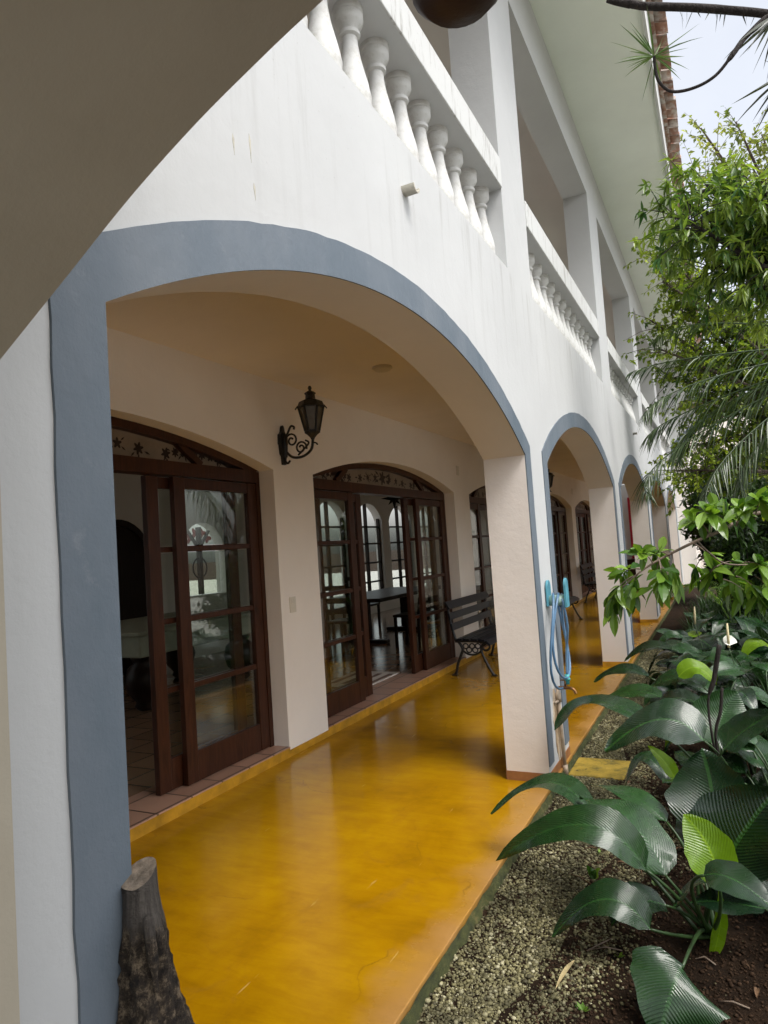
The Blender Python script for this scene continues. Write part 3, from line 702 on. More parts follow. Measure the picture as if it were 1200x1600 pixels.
# ------------------------------------------------------------------ small fixtures on the walls
def wall_lantern(y, label):
    t = thing('wall_lantern', (-2.02, y, 2.40), label, 'lantern', 'black wall lanterns in the veranda'); x = -2.02
    m = MB(); pl = [(0, -.155), (.018, -.16), (.022, -.09), (.04, -.075), (.048, 0), (.058, .01), (.052, .085), (.03, .10), (.02, .115), (.012, .15), (0, .165)]
    m.plate([[(y+a, 2.44+z) for a, z in pl]+[(y-a, 2.44+z) for a, z in pl[::-1][1:-1]]], x, x+.028)
    m.lathe([(.02, -.1), (.026, -.02), (.03, .06), (.012, .1)], (x+.03, y, 2.44), 10); m.build('wall_plate', M['iron'], t, bevel=.004)
    m = MB(); L = .30
    m.tube(spline([(x+.03, y, 2.40), (x+.10, y, 2.335), (x+.2, y, 2.33), (x+.28, y, 2.375), (x+L, y, 2.45)], 6), .011, 8)
    m.tube(spline([(x+.05, y, 2.37), (x+.03, y, 2.32), (x+.05, y, 2.29), (x+.075, y, 2.31)], 5), .009, 6)
    def scroll(cx, cz, r, a, turns, s=1):
        return [(cx+r*(1-.75*t)*math.cos(a+s*2*PI*turns*t), y, cz+r*(1-.75*t)*math.sin(a+s*2*PI*turns*t)) for t in np.linspace(0, 1, 22)]
    m.tube(scroll(x+.10, 2.47, .06, PI, 1.4, -1), .008, 6); m.tube(scroll(x+.185, 2.40, .055, -.3, 1.5, 1), .008, 6)
    m.tube(spline([(x+.04, y, 2.40), (x+.035, y, 2.48), (x+.07, y, 2.54), (x+.10, y, 2.585), (x+.13, y, 2.575), (x+.125, y, 2.555)], 5), .009, 6)
    m.tube(spline([(x+.155, y, 2.345), (x+.21, y, 2.385), (x+.26, y, 2.43), (x+.23, y, 2.455)], 5), .008, 6)
    m.tube(spline([(x+L, y, 2.43), (x+L+.03, y, 2.42), (x+L+.04, y, 2.405)], 4), .007, 6)
    m.build('scroll_arm', M['iron'], t)
    c = (x+L, y, 2.45)
    m = MB(); m.lathe([(.012, 0), (.018, .015), (.04, .04), (.055, .05), (.062, .055), (.062, .075)], c, 6)
    m.lathe([(.108, .255), (.112, .263), (.104, .276), (.092, .305), (.040, .325), (.037, .36), (.045, .365), (.045, .373), (.031, .385), (.011, .39), (.011, .402), (.017, .412), (.009, .43)], c, 6)
    for j in range(6):
        a = 2*PI*(j+.5)/6; m.bar((c[0]+.058*math.cos(a), c[1]+.058*math.sin(a), 2.52), (c[0]+.102*math.cos(a), c[1]+.102*math.sin(a), 2.71), .014, .012)
        m.bar((c[0]+.104*math.cos(a), c[1]+.104*math.sin(a), 2.722), (c[0]+.125*math.cos(a), c[1]+.125*math.sin(a), 2.695), .02, .008)
    m.build('lantern_cage', M['iron'], t)
    m = MB(); m.lathe([(.054, .076), (.096, .254)], c, 6); m.build('glass', M['smoke'], t)
wall_lantern(4.555, 'black scrolled wall lantern between the first two doors, fully in view')
wall_lantern(12.74, 'black wall lantern half hidden behind the blue edge of the second arch')

def plate_thing(name, y, z, w, h, label, cat):
    m = MB(); m.box(-2.021, -2.012, y-w/2, y+w/2, z-h/2, z+h/2); o = m.build(name, M['plastic'], None, bevel=.003); tag(o, label, cat); return o
sp_ = plate_thing('light_switch', 4.575, 1.157, .085, .125, 'ivory double switch plate on the wall beside the first door', 'switch')
m = MB(); m.box(-2.0115, -2.008, 4.548, 4.57, 1.165, 1.20); m.box(-2.0115, -2.008, 4.58, 4.602, 1.165, 1.20); m.build('rocker', M['plastic'], sp_)
plate_thing('cover_plate', 8.66, 2.54, .09, .13, 'small cream cover plate high on the wall between second and third doors', 'cover plate')
plate_thing('junction_plate', 16.51, 2.62, .10, .14, 'small cream cover plate far along the wall, seen through the second arch', 'cover plate')
m = MB(); m.lathe([(.075, 0), (.08, -.012), (.06, -.03), (.02, -.036)], (-1.14, 4.70, 2.96), 20); tag(m.build('ceiling_light', M['plastic']), 'small round flat lamp on the veranda ceiling', 'ceiling light')

# ------------------------------------------------------------------ benches
def make_bench(label):
    t = thing('park_bench', (0, 0, 0), label, 'bench', 'black slatted benches along the veranda wall')
    # local: back towards -x, length along +y from 0
    L = 1.52
    for ye in (.06, L-.06):
        m = MB(); 
        def tb(pts, r): m.tube(spline([(x, ye, z) for x, z in pts], 6), r, 8)
        tb([(-.245, .012), (-.225, .05), (-.20, .14), (-.155, .24), (-.13, .31), (-.165, .38), (-.205, .42)], [.020]*37 if 0 else .017)
        tb([(.235, .012), (.20, .06), (.145, .17), (.105, .27), (.11, .34), (.16, .375)], .017)
        tb([(-.215, .40), (-.05, .405), (.1, .395), (.2, .40)], .015)
        tb([(-.205, .40), (-.235, .52), (-.265, .66), (-.285, .82), (-.28, .86)], .016)
        m.tube([(.16+.045*math.cos(a), ye, .34+.045*math.sin(a)) for a in np.linspace(0, 2*PI, 16, endpoint=False)], .014, 8, True)
        tb([(-.14, .30), (-.06, .25), (.03, .25), (.105, .29)], .012)
        for cx, cz in ((-.09, .345), (-.01, .345), (.06, .345), (-.05, .30), (.025, .30)):
            m.tube([(cx+.032*math.cos(a), ye, cz+.03*math.sin(a)) for a in np.linspace(0, 2*PI, 12, endpoint=False)], .008, 6, True)
        m.box(-.275, -.215, ye-.03, ye+.03, 0, .016); m.box(.205, .265, ye-.03, ye+.03, 0, .016)
        m.build('iron_end', M['iron'], t)
    m = MB()
    for x, z, ang in ((-.155, .425, .06), (-.06, .425, .0), (.035, .423, -.04), (.125, .418, -.12), (.20, .385, -.75)):
        dx, dz = .04*math.cos(ang), .04*math.sin(ang)
        m.bar((x, 0, z), (x, L, z), .075, .026, (math.sin(-ang), 0, math.cos(ang)))
    m.build('seat', M['slat'], t, bevel=.005)
    m = MB()
    for x, z in ((-.228, .575), (-.250, .70), (-.262, .83)):
        m.bar((x, -.02 if z > .8 else 0, z), (x, L+.02 if z > .8 else L, z), .024, .085 if z < .8 else .10, (-.18, 0, 1) if z < .8 else (-.5, 0, .9))
    m.build('backrest', M['slat'], t, bevel=.005)
    return t
b0 = make_bench('black iron and slat bench by the second door, partly behind the first pier'); b0.location = (-1.625, 7.60, 0)
b1 = copy_tree(b0); b1.location = (-1.63, 11.62, 0); b1['label'] = 'black slatted bench seen through the second arch behind the hose'
b2 = copy_tree(b0); b2.location = (-1.63, 16.2, 0); b2['label'] = 'farthest black bench, low behind the hanging leaves past the third pier'

# ------------------------------------------------------------------ things seen in the hall
t = thing('billiard_table', (-4.75, 5.9, .0765), 'heavy table with pale cloth sides and bulging dark legs, inside the first door', 'table')
m = MB(); m.box(-5.5, -4.1, 4.95, 7.0, .64, .86); m.build('apron', M['cloth'], t, bevel=.02)
m = MB(); m.box(-5.56, -4.04, 4.89, 7.06, .861, .90); m.build('table_top', M['cloth'], t, bevel=.01)
for x in (-5.3, -4.32):
    for y in (5.2, 6.75):
        m = MB(); m.lathe([(.07, .0765), (.11, .12), (.09, .16), (.17, .26), (.2, .38), (.17, .5), (.1, .56), (.13, .6), (.13, .639)], (x, y, 0), 16); m.build('leg', M['wooddark'], t)
t = thing('dining_table', (-4.1, 10.7, .0765), 'long dark dining table on trestle legs, seen through the second door', 'table')
m = MB(); m.box(-4.65, -3.55, 9.1, 11.7, .76, .82); m.build('table_top', M['wooddark'], t, bevel=.01)
for y in (9.6, 11.2):
    m = MB(); m.box(-4.2, -4.0, y-.06, y+.06, .14, .759); m.box(-4.5, -3.7, y-.07, y+.07, .0765, .139); m.build('trestle', M['wooddark'], t, bevel=.02)
def make_chair(label):
    t = thing('dining_chair', (0, 0, 0), label, 'chair', 'dark chairs around the dining table')
    m = MB(); m.box(-.22, .22, -.22, .22, .44, .48); m.build('seat', M['wooddark'], t, bevel=.01)
    for x in (-.19, .19):
        for y in (-.19, .19): m = MB(); m.box(x-.02, x+.02, y-.02, y+.02, 0, .439 if y < 0 else .439); m.build('leg', M['wooddark'], t)
    m = MB()
    for x in (-.19, .19): m.bar((x, .20, .481), (x, .27, 1.02), .04, .04)
    for z, y in ((.62, .218), (.78, .238), (.96, .262)): m.bar((-.17, y, z), (.17, y, z), .02, .07)
    m.build('backrest', M['wooddark'], t)
    return t
c0 = make_chair('dark chair at the near end of the dining table, back to the door'); c0.location = (-3.95, 8.75, .0765); c0.rotation_euler = (0, 0, PI)
for x, y, r, lb in ((-3.2, 9.45, -PI/2, 'dark chair on the door side of the dining table, nearer one'), (-3.2, 10.7, -PI/2, 'dark chair on the door side of the dining table, farther one'),
                    (-5.0, 10.0, PI/2, 'dark chair on the window side of the dining table, nearer one'), (-5.0, 11.3, PI/2, 'dark chair on the window side of the dining table, farther one')):
    c = copy_tree(c0); c.location = (x, y, .0765); c.rotation_euler = (0, 0, r); c['label'] = lb
q = P(606, 790, 12.0); q = V((-4.1, 11.0, 2.45))
m = MB()
for k in range(8):
    a = 2*PI*k/8; d = V((math.cos(a)*.7, math.cos(a)*.7, math.sin(a))); s2 = V((-d.y, d.x, 0)); L = .26 if k % 2 == 0 else .17
    pr = d.cross(V((1, -1, 0))).normalized()*.05; bk = V((.7, -.7, 0))*.05
    m.add([q+pr, q-pr, q+bk, q-bk, q+d*L], [(0, 2, 4), (2, 1, 4), (1, 3, 4), (3, 0, 4)])
m.tube([q+V((0, 0, .2)), V((q.x, q.y, 2.93))], .005, 6)
tag(m.build('star_pendant', M['wooddark']), 'dark star shaped pendant hanging over the dining table', 'pendant lamp')
t = thing('door_mat', (-2.75, 7.0, .0765), 'pale patterned mat on the tiles just inside the second door', 'mat')
m = MB(); m.box(-3.05, -2.45, 6.5, 7.35, .077, .088); m.build('mat_body', M['matrug'], t)
m = MB()
for i in range(4): m.box(-2.98+.15*i, -2.92+.15*i, 6.62, 7.22, .0885, .0905)
m.build('mat_stripes', M['matpat'], t)

m = MB(); m.box(-1.36, -1.14, 21.45, 21.58, 0.8, 2.6); m.box(-1.40, -1.10, 21.43, 21.599, .78, .80); tag(m.build('red_post', M['red'], None, bevel=.01), 'red painted post on a white wall at the far end of the corridor', 'post')
t = thing('low_cabinet', (-1.4, 21.2, 0), 'dark low cabinet below the red post at the corridor end', 'cabinet')
m = MB(); m.box(-1.95, -.75, 21.0, 21.42, .05, .74); m.build('cabinet_body', M['wooddark'], t, bevel=.01)
m = MB(); m.box(-1.98, -.72, 20.97, 21.425, .741, .77); m.build('cabinet_top', M['wooddark'], t, bevel=.005)

# ------------------------------------------------------------------ hose, tap, slab, log
t = thing('hose_holder', (.0, 4.62, 1.12), 'pale green and blue hose holder fixed to the first pier', 'hose holder')
m = MB(); pl = [(4.665+.05*math.cos(a)*(1 if math.sin(a) > 0 else .9), 1.19+.07*max(0, math.sin(a))+.09*min(0, math.sin(a))) for a in np.linspace(0, 2*PI, 24, endpoint=False)]
m.plate([[(4.615, 1.09), (4.715, 1.09)]+[(4.665+.05*math.cos(a), 1.21+.055*math.sin(a)) for a in np.linspace(0, PI, 12)]], .007, .022); m.build('back_plate', M['bluehook'], t, bevel=.004)
m = MB(); m.tube([(.022, 4.665, 1.125), (.125, 4.665, 1.13)], .036, 16); m.build('arm', M['greentint'], t)
m = MB(); m.plate([[(4.62, 1.08), (4.71, 1.08)]+[(4.665+.045*math.cos(a), 1.22+.055*math.sin(a)) for a in np.linspace(0, PI, 12)]], .126, .142); m.build('front_plate', M['bluehook'], t, bevel=.004)
t = thing('garden_hose', (.07, 4.66, .85), 'coiled blue garden hose hanging from the holder on the first pier', 'hose')
m = MB(); pts = []
for k in range(2):
    w_ = .20-.035*k; bz = .535+.07*k+(.1 if k == 2 else 0); x_ = .045+.022*k
    for a in np.linspace(0, 2*PI, 26, endpoint=False):
        zt = 1.172; cz = (zt+bz)/2; hz = (zt-bz)/2
        pts.append((x_+.022*a/(2*PI)+.018*math.sin(a*2+k), 4.665+w_*math.cos(a+PI/2)*(1-.25*math.sin(a+PI/2)), cz+hz*math.sin(a+PI/2)))
m.tube(pts, .0085, 8); m.tube(spline([pts[-1], (.115, 4.63, 1.12), (.125, 4.66, .95), (.10, 4.70, .8), (.09, 4.69, .62)], 6), .0085, 8); m.build('hose_coil', M['hose'], t)
m = MB(); m.tube([(.09, 4.69, .625), (.088, 4.69, .56)], .015, 10); m.tube([(.089, 4.69, .60), (.089, 4.69, .585)], .02, 10); m.build('hose_fitting', M['hosefit'], t)
t = thing('garden_tap', (.03, 4.68, .52), 'small brass tap on an exposed pipe at the foot of the first pier', 'tap')
m = MB(); m.tube(spline([(.02, 4.68, .535), (.08, 4.68, .537), (.125, 4.675, .53), (.145, 4.67, .50)], 5), [.012]*6+[.010]*10, 10)
m.tube([(.075, 4.68, .54), (.075, 4.68, .585)], .008, 8); m.bar((.045, 4.68, .588), (.105, 4.68, .588), .012, .008); m.build('spout', M['brass'], t)
m = MB(); m.tube([(.022, 4.68, .545), (.022, 4.682, .3), (.03, 4.69, -.1)], .013, 10); m.tube([(.022, 4.68, .50), (.022, 4.68, .44)], .019, 10); m.tube([(.028, 4.689, .02), (.029, 4.69, -.05)], .018, 10)
m.tube([(.022, 4.655, .45), (.010, 4.61, .45)], .01, 8); m.build('pipe', M['pipe'], t)
m = MB(); m.box(.04, .40, 4.70, 5.08, -.11, -.044); tag(m.build('stepping_slab', M['slab'], None, bevel=.008), 'square yellow mossy slab on the gravel beside the tap', 'slab')
# log
t = thing('tree_log', (.06, 1.0, 0), 'rough dead log standing upright against the blue edge of the nearest arch', 'log')
m = MB(); ctr = [(.08, 1.0, 0, .15), (.075, 1.0, .25, .125), (.068, 1.0, .45, .098), (.058, 1.0, .60, .078), (.046, 1.0, .70, .056), (.038, 1.0, .78, .046), (.033, 1.0, .86, .038), (.029, 1.0, .905, .034), (.026, 1.0, .945, .0335)]
sp = []
for i in range(len(ctr)-1):
    for k in range(5):
        tt = k/5; sp.append(tuple(ctr[i][j]*(1-tt)+ctr[i+1][j]*tt for j in range(4)))
sp.append(ctr[-1]); seg = 40; vs = []
for (x, y, z, r) in sp:
    for j in range(seg):
        a = 2*PI*j/seg; low = min(1, max(0, (.89-z)/.06))
        rr = r*(1+.03*math.sin(3*a+4*z)+low*(.08*math.sin(5*a+9*z)+.06*math.sin(9*a-14*z)+random.uniform(-.11, .11)))
        vs.append((x+rr*math.cos(a), y+rr*math.sin(a), z+(.018*math.sin(a) if z > .93 else 0)))
n = len(sp); m.add(vs, [(i*seg+j, i*seg+(j+1) % seg, (i+1)*seg+(j+1) % seg, (i+1)*seg+j) for i in range(n-1) for j in range(seg)]+[tuple(range(seg-1, -1, -1))], True)
m.build('bark', M['log'], t)
m = MB(); top = vs[-seg:]; m.add(top+[V((ctr[-1][0], ctr[-1][1], ctr[-1][2]-.004))], [(j, (j+1) % seg, seg) for j in range(seg)]); m.build('cut_top', M['logtop'], t)
m = MB(); m.tube(spline([(.072, .975, .885), (.078, .972, .85), (.084, .972, .80), (.088, .972, .75)], 4), [.004]+[.011]*8+[.006]*4, 6); m.build('bark_flake', M['log'], t)

# ------------------------------------------------------------------ gravel
ico = [V(v) for v in ((0, 0, 1), (.89, 0, .45), (.28, .85, .45), (-.72, .53, .45), (-.72, -.53, .45), (.28, -.85, .45), (.72, .53, -.45), (-.28, .85, -.45), (-.89, 0, -.45), (-.28, -.85, -.45), (.72, -.53, -.45), (0, 0, -1))]
icf = np.array([(0, 1, 2), (0, 2, 3), (0, 3, 4), (0, 4, 5), (0, 5, 1), (1, 6, 2), (2, 7, 3), (3, 8, 4), (4, 9, 5), (5, 10, 1), (6, 7, 2), (7, 8, 3), (8, 9, 4), (9, 10, 5), (10, 6, 1), (11, 7, 6), (11, 8, 7), (11, 9, 8), (11, 10, 9), (11, 6, 10)])
icv = np.array(ico)
def pebbles(n, name, soil=False):
    y = 1.3+rng.random(n)**1.5*9.0
    edge = .50+.12*np.sin(y*2.1)+.06*np.sin(y*5.3)
    u = rng.random(n); x = .03+edge*u**.85+np.where(u > .72, np.abs(rng.normal(0, .09, n)), 0)+np.where(rng.random(n) < .025, rng.random(n)*.5, 0)
    if soil: y = 1.9+rng.random(n)**1.3*5; x = .38+rng.random(n)*1.2
    s = rng.gamma(4, .00095, n).clip(.0016, .0095)*(1+.04*(y-2)); z = -.058+s*rng.uniform(.1, .9, n)
    sc = np.stack([s*rng.uniform(.8, 1.3, n), s*rng.uniform(.8, 1.3, n), s*rng.uniform(.55, .9, n)], 1)
    an = rng.random(n)*6.28; ca, sa = np.cos(an), np.sin(an)
    v = icv[None]*(1+rng.uniform(-.18, .18, (n, 12, 1)))*sc[:, None, :]
    vx = v[..., 0]*ca[:, None]-v[..., 1]*sa[:, None]+x[:, None]; vy = v[..., 0]*sa[:, None]+v[..., 1]*ca[:, None]+y[:, None]; vz = v[..., 2]+z[:, None]
    allv = np.stack([vx, vy, vz], -1).reshape(-1, 3); allf = (icf[None]+12*np.arange(n)[:, None, None]).reshape(-1, 3)
    me = bpy.data.meshes.new(name); me.vertices.add(len(allv)); me.vertices.foreach_set('co', allv.astype(np.float32).ravel())
    me.loops.add(allf.size); me.loops.foreach_set('vertex_index', allf.astype(np.int32).ravel())
    me.polygons.add(len(allf)); me.polygons.foreach_set('loop_start', np.arange(0, allf.size, 3, dtype=np.int32))
    me.update(calc_edges=True); a = me.attributes.new('tone', 'FLOAT', 'POINT'); a.data.foreach_set('value', np.repeat(rng.random(n), 12).astype(np.float32))
    me.materials.append(M['clod'] if soil else M['pebble']); o = bpy.data.objects.new(name, me); COL.objects.link(o); return o
tag(pebbles(78000, 'gravel'), 'pale small gravel strip between the veranda floor and the plants', 'gravel', kind='stuff')
tag(pebbles(26000, 'soil_crumbs', True), 'dark crumbly soil lumps under the peace lilies', 'soil', kind='stuff')
# twigs and dry leaf scraps on the gravel
for a, b_, r, lb in (((758, 1412), (728, 1450), .006, 'straw coloured dry leaf strip on the gravel near the floor edge'), ((898, 1500), (868, 1545), .007, 'dry pointed leaf blade lying on the soil in front of the plants')):
    p0 = P(*a, 2.5); d0 = p0-CAM; p0 = CAM+d0*((-.045-CAM.z)/d0.z); p1 = P(*b_, 2.5); d1 = p1-CAM; p1 = CAM+d1*((-.045-CAM.z)/d1.z)
    m = MB(); n = 8; sd = (p1-p0).cross(V((0, 0, 1))).normalized(); vs = []
    for i in range(n):
        tt = i/(n-1); ww = r*math.sin(PI*(.08+.9*tt))*1.3; c = p0.lerp(p1, tt)+V((0, 0, .012*math.sin(PI*tt))); vs += [c-sd*ww, c+V((0, 0, -.003)), c+sd*ww]
    m.add(vs, [(3*i+k, 3*i+k+1, 3*i+4+k, 3*i+3+k) for i in range(n-1) for k in (0, 1)], True); tag(m.build('dry_leaf', M['drycut']), lb, 'dry leaf')

random.seed(77)
for k in range(22):
    c = V((random.uniform(.42, 1.25), 2.2+2.6*random.random()**1.5, GZ+.006)); a = random.random()*6.28; L = random.uniform(.02, .06); d = V((math.cos(a), math.sin(a), .05)); sd = V((-d.y, d.x, 0)); m = MB(); vs = []
    for i in range(7):
        t = i/6; hw = L*.17*math.sin(PI*(.05+.9*t)); q = c+d*L*(t-.5)+V((0, 0, .012*math.sin(PI*t))); vs += [q-sd*hw+V((0, 0, .006)), q, q+sd*hw+V((0, 0, .006))]
    m.add(vs, [(3*i+j, 3*i+j+1, 3*i+4+j, 3*i+3+j) for i in range(6) for j in (0, 1)], True)
    tag(m.build('fallen_leaf', M['litter']), 'small brown fallen leaf lying on the dark soil under the peace lilies', 'leaf', 'fallen leaves on the soil')
for k in range(14):
    c = V((random.uniform(.15, 1.15), 2.2+2.4*random.random(), GZ+.006)); a = random.random()*6.28; L = random.uniform(.06, .18); d = V((math.cos(a), math.sin(a), 0)); m = MB()
    m.tube([c, c+d*L*.5+V((random.gauss(0, .008), random.gauss(0, .008), .008)), c+d*L], [.0025, .003, .0015], 6); tag(m.build('twig', M['litter'] if k % 2 else M['twig']), 'thin dry twig lying on the gravel and soil', 'twig', 'dry twigs on the ground')
for k, (x, y) in enumerate(((.62, 2.75), (.78, 2.5), (.42, 3.6), (.7, 3.35), (.55, 2.4))):
    t = thing('weed', (x, y, GZ), 'tiny green weed sprouting from the soil in front of the plants', 'weed', 'small weeds in the bed'); m = MB()
    for q in range(7):
        a = random.random()*6.28; d = V((math.cos(a), math.sin(a), random.uniform(.3, 1))).normalized(); sd = V((-d.y, d.x, 0)).normalized()*.007; L = random.uniform(.015, .035); c = V((x, y, GZ))
        m.add([c, c+d*L*.6-sd, c+d*L, c+d*L*.6+sd], [(0, 1, 2, 3)], False, None, random.random())
    m.build('leaves', M['fig'], t, fix=False)
# ------------------------------------------------------------------ leaf building
def big_leaf(m, B, Mid, T_, w, nh=None, fold=.22, tone=None, wave=.05, belly=.42):
    n, k = 18, 9; cl = through(B, Mid, T_, n)
    nh = V(nh) if nh is not None else V((0, 0, 1))
    ph = random.random()*6; vs = []; uv = []; tw = random.uniform(-.5, .5); asy = random.uniform(-.12, .12); tear = random.random()*6
    for i, p in enumerate(cl):
        t = i/(n-1); tg = (cl[min(i+1, n-1)]-cl[max(i-1, 0)]).normalized()
        sd = tg.cross(nh); sd = sd.normalized() if sd.length > 1e-4 else tg.orthogonal().normalized(); nr = sd.cross(tg).normalized()
        sd = (sd*math.cos(tw*(t-.5))+nr*math.sin(tw*(t-.5))).normalized(); nr = sd.cross(tg).normalized()
        hw = w/2*max(0, (math.sin(PI*min(1, t)**.74)))**.66*(1-.22*t)*1.12
        for j in range(k):
            u = -1+2*j/(k-1); au = abs(u)
            off = fold*hw*(au**1.3)*(1 if fold > 0 else 1) - .25*fold*hw*au*au*1.2
            off += wave*w*math.sin(9*t+ph+(3 if u > 0 else 0))*au*au
            vs.append(p+sd*(u*hw*(1+asy*(1 if u > 0 else -1)+.035*au*math.sin(23*t+tear+4*u)))+nr*off); uv.append((t*1.0, u*hw/(w/2)*.5))
    m.add(vs, [(i*k+j, i*k+j+1, (i+1)*k+j+1, (i+1)*k+j) for i in range(n-1) for j in range(k-1)], True, uv, random.uniform(0, 1) if tone is None else tone)
def stalk(m, root, B, Mid, r0=.009, r1=.005):
    root, B, Mid = V(root), V(B), V(Mid); d = (B-root).length; tg = (Mid-B).normalized()
    c = B-tg*d*.35; c = c*.6+(root.lerp(B, .5)+V((0, 0, .12*d)))*.4
    pts = bez(root, c, B, 12); m.tube(pts, [r0+(r1-r0)*i/11 for i in range(12)], 7)
    # midrib carried into the blade
def lily(name_label, root, explicit, nrand=0, young=None, flowers=(), size=1.0, seed=0, lean=0):
    random.seed(seed); root = V(root)
    t = thing('peace_lily', root, name_label, 'plant', 'peace lilies in the garden bed')
    lf, st = MB(), MB(); ygs = []
    def newbacklit(): ygs.append(MB()); return ygs[-1]
    for e in explicit:
        (b_, yb), (m_, ym), (tp, yt), w = e[:4]; nh = e[4] if len(e) > 4 else (.15, -.35, 1); fold = e[5] if len(e) > 5 else .2
        B, Md, T_ = P(*b_, yb), P(*m_, ym), P(*tp, yt)
        tgt = newbacklit() if (len(e) > 6 and e[6]) else lf
        big_leaf(tgt, B, Md, T_, w, nh, fold); stalk(st, root+V((random.uniform(-.03, .03), random.uniform(-.03, .03), 0)), B, Md)
    for i in range(nrand):
        a = random.random()*2*PI; out_ = V((math.cos(a), math.sin(a), 0)); L = random.uniform(.30, .46)*size; h = random.uniform(.18, .52)*size; r = random.uniform(.06, .30)*size
        if lean and out_.x > 0 and random.random() < .3: out_.x *= -1
        B = root+out_*r+V((0, 0, h)); up = random.uniform(.05, .6)
        Md = B+out_*L*.5+V((0, 0, L*.28*up)); T_ = B+out_*L*random.uniform(.75, 1.0)+V((0, 0, L*random.uniform(-.5, .1+.3*up)))
        T_.x = max(T_.x, .2)
        big_leaf(lf if random.random() > .06 else newbacklit(), B, Md, T_, L*random.uniform(.38, .5), V((0, 0, 1))+V((random.uniform(-.3, .3), random.uniform(-.6, .2), 0)), random.uniform(.1, .3))
        stalk(st, root+V((random.uniform(-.05, .05), random.uniform(-.05, .05), 0)), B, Md, .008, .0045)
    lf.build('foliage', M['lily'], t, fix=False); st.build('stalks', M['stem'], t, fix=False)
    for yg in ygs: yg.build('backlit_leaf', M['lilybacklit'], t, fix=False)['label'] = 'bright yellow green leaf, backlight put into its colour'
    for (b_, tp, y, sp0, sp1, sw) in flowers:
        A, Bq = P(*b_, y), P(*tp, y); s1 = MB(); s1.tube([A, A.lerp(Bq, .5), Bq], [.010, .010, .006], 8); s1.build('spadix', M['spadix'], t)
        s2 = MB(); stalk(s2, root, A, Bq, .005, .004); s2.build('flower_stalk', M['stem'], t)
        if sp0:
            s3 = MB(); q0, q1 = P(*sp0, y+.02), P(*sp1, y+.02); big_leaf(s3, q0, q0.lerp(q1, .5)+V((0, 0, .01)), q1, sw, (0, -.8, .6), .3, .5); s3.build('spathe', M['spathe'], t)
    return t

camn = (.05, -.8, .6)
lily('nearest peace lily with broad dark leaves arching over the gravel and one yellow green leaf', (.93, 3.02, GZ), [
    (((932, 1284), 3.12), ((856, 1222), 3.28), ((767, 1272), 3.34), .135, (.25, -.35, 1), .25),
    (((1042, 1285), 3.10), ((975, 1238), 3.2), ((902, 1226), 3.3), .12, (-.2, .1, 1), .1),
    (((1040, 1368), 2.92), ((985, 1285), 3.02), ((905, 1245), 3.16), .24, (.45, -.35, .8), .18),
    (((1010, 1360), 2.86), ((908, 1288), 2.84), ((776, 1345), 2.9), .155, (.35, -.75, .7), .25),
    (((1016, 1452), 2.70), ((942, 1405), 2.70), ((864, 1464), 2.72), .135, (.1, -.65, .8), .2),
    (((1066, 1512), 2.50), ((1050, 1548), 2.42), ((1028, 1632), 2.36), .30, (.1, -.85, .5), -.18),
    (((1118, 1305), 3.06), ((1112, 1232), 3.18), ((1096, 1170), 3.22), .32, (-.1, -.9, .3), .16),
    (((1128, 1360), 2.9), ((1165, 1296), 2.9), ((1216, 1232), 2.9), .32, (.05, -.85, .5), .14),
    (((1124, 1382), 2.72), ((1106, 1322), 2.74), ((1068, 1272), 2.78), .17, (.35, -.9, .1), .3, 1),
    (((1100, 1368), 2.62), ((1150, 1376), 2.58), ((1225, 1436), 2.5), .13, (.0, -.4, .9), .2),
    (((1112, 1500), 2.9), ((1126, 1440), 2.9), ((1122, 1392), 2.85), .05, (.2, -.9, .1), .4, 1),
    (((1140, 1440), 3.3), ((1180, 1400), 3.3), ((1230, 1420), 3.3), .2, (.0, -.4, .9), .2)], 3, seed=3, size=.8)
lily('peace lily in the lower right corner behind the nearest one, mostly cut by the frame', (1.22, 3.45, GZ), [], 9, seed=33, size=.85)
lily('peace lily behind the big upright leaf at the right edge', (1.24, 4.0, GZ), [], 13, seed=36, size=.9)
lily('low dark peace lily in the lower right corner, cut by the frame', (1.20, 2.9, GZ), [], 8, seed=51, size=.7)
lily('peace lily beside the yellow slab with pale glossy leaves reaching towards the tap', (1.03, 4.2, GZ), [
    (((1024, 1138), 4.05), ((925, 1096), 4.2), ((866, 1142), 4.25), .19, (.3, -.3, 1), .2),
    (((1100, 1158), 3.75), ((1030, 1124), 3.75), ((946, 1174), 3.7), .27, (.1, -.5, .9), .12),
    (((1046, 1226), 3.9), ((1008, 1184), 4.0), ((978, 1224), 4.0), .13, (.1, -.2, 1), .2),
    (((1055, 1218), 3.9), ((1038, 1190), 3.9), ((1012, 1165), 3.9), .075, (.4, -.8, .3), .3, 1),
    (((1124, 1164), 3.95), ((1128, 1122), 4.05), ((1152, 1080), 4.1), .33, (.0, -.85, .5), .15),
    (((1130, 1172), 3.75), ((1165, 1140), 3.75), ((1215, 1112), 3.7), .17, (-.4, -.7, .7), .25),
    (((1095, 1100), 4.4), ((1045, 1092), 4.5), ((1010, 1115), 4.6), .17, (.1, -.4, 1), .2)], 8, seed=5, size=.85, lean=1)
lily('peace lily with slim dark leaves over the gravel level with the second pier', (.96, 5.5, GZ), [
    (((1014, 1058), 5.3), ((968, 1046), 5.4), ((928, 1066), 5.45), .15, (.1, -.4, 1), .2),
    (((1034, 1090), 5.0), ((985, 1081), 5.1), ((930, 1100), 5.1), .15, (.1, -.4, 1), .2),
    (((1060, 1058), 5.0), ((1088, 1043), 5.0), ((1118, 1068), 5.0), .16, (0, -.5, .9), .2, 1),
    (((1100, 1075), 5.0), ((1060, 1060), 5.1), ((1012, 1075), 5.2), .18, (0, -.5, .9), .2)], 10, seed=8, lean=1, size=.95)
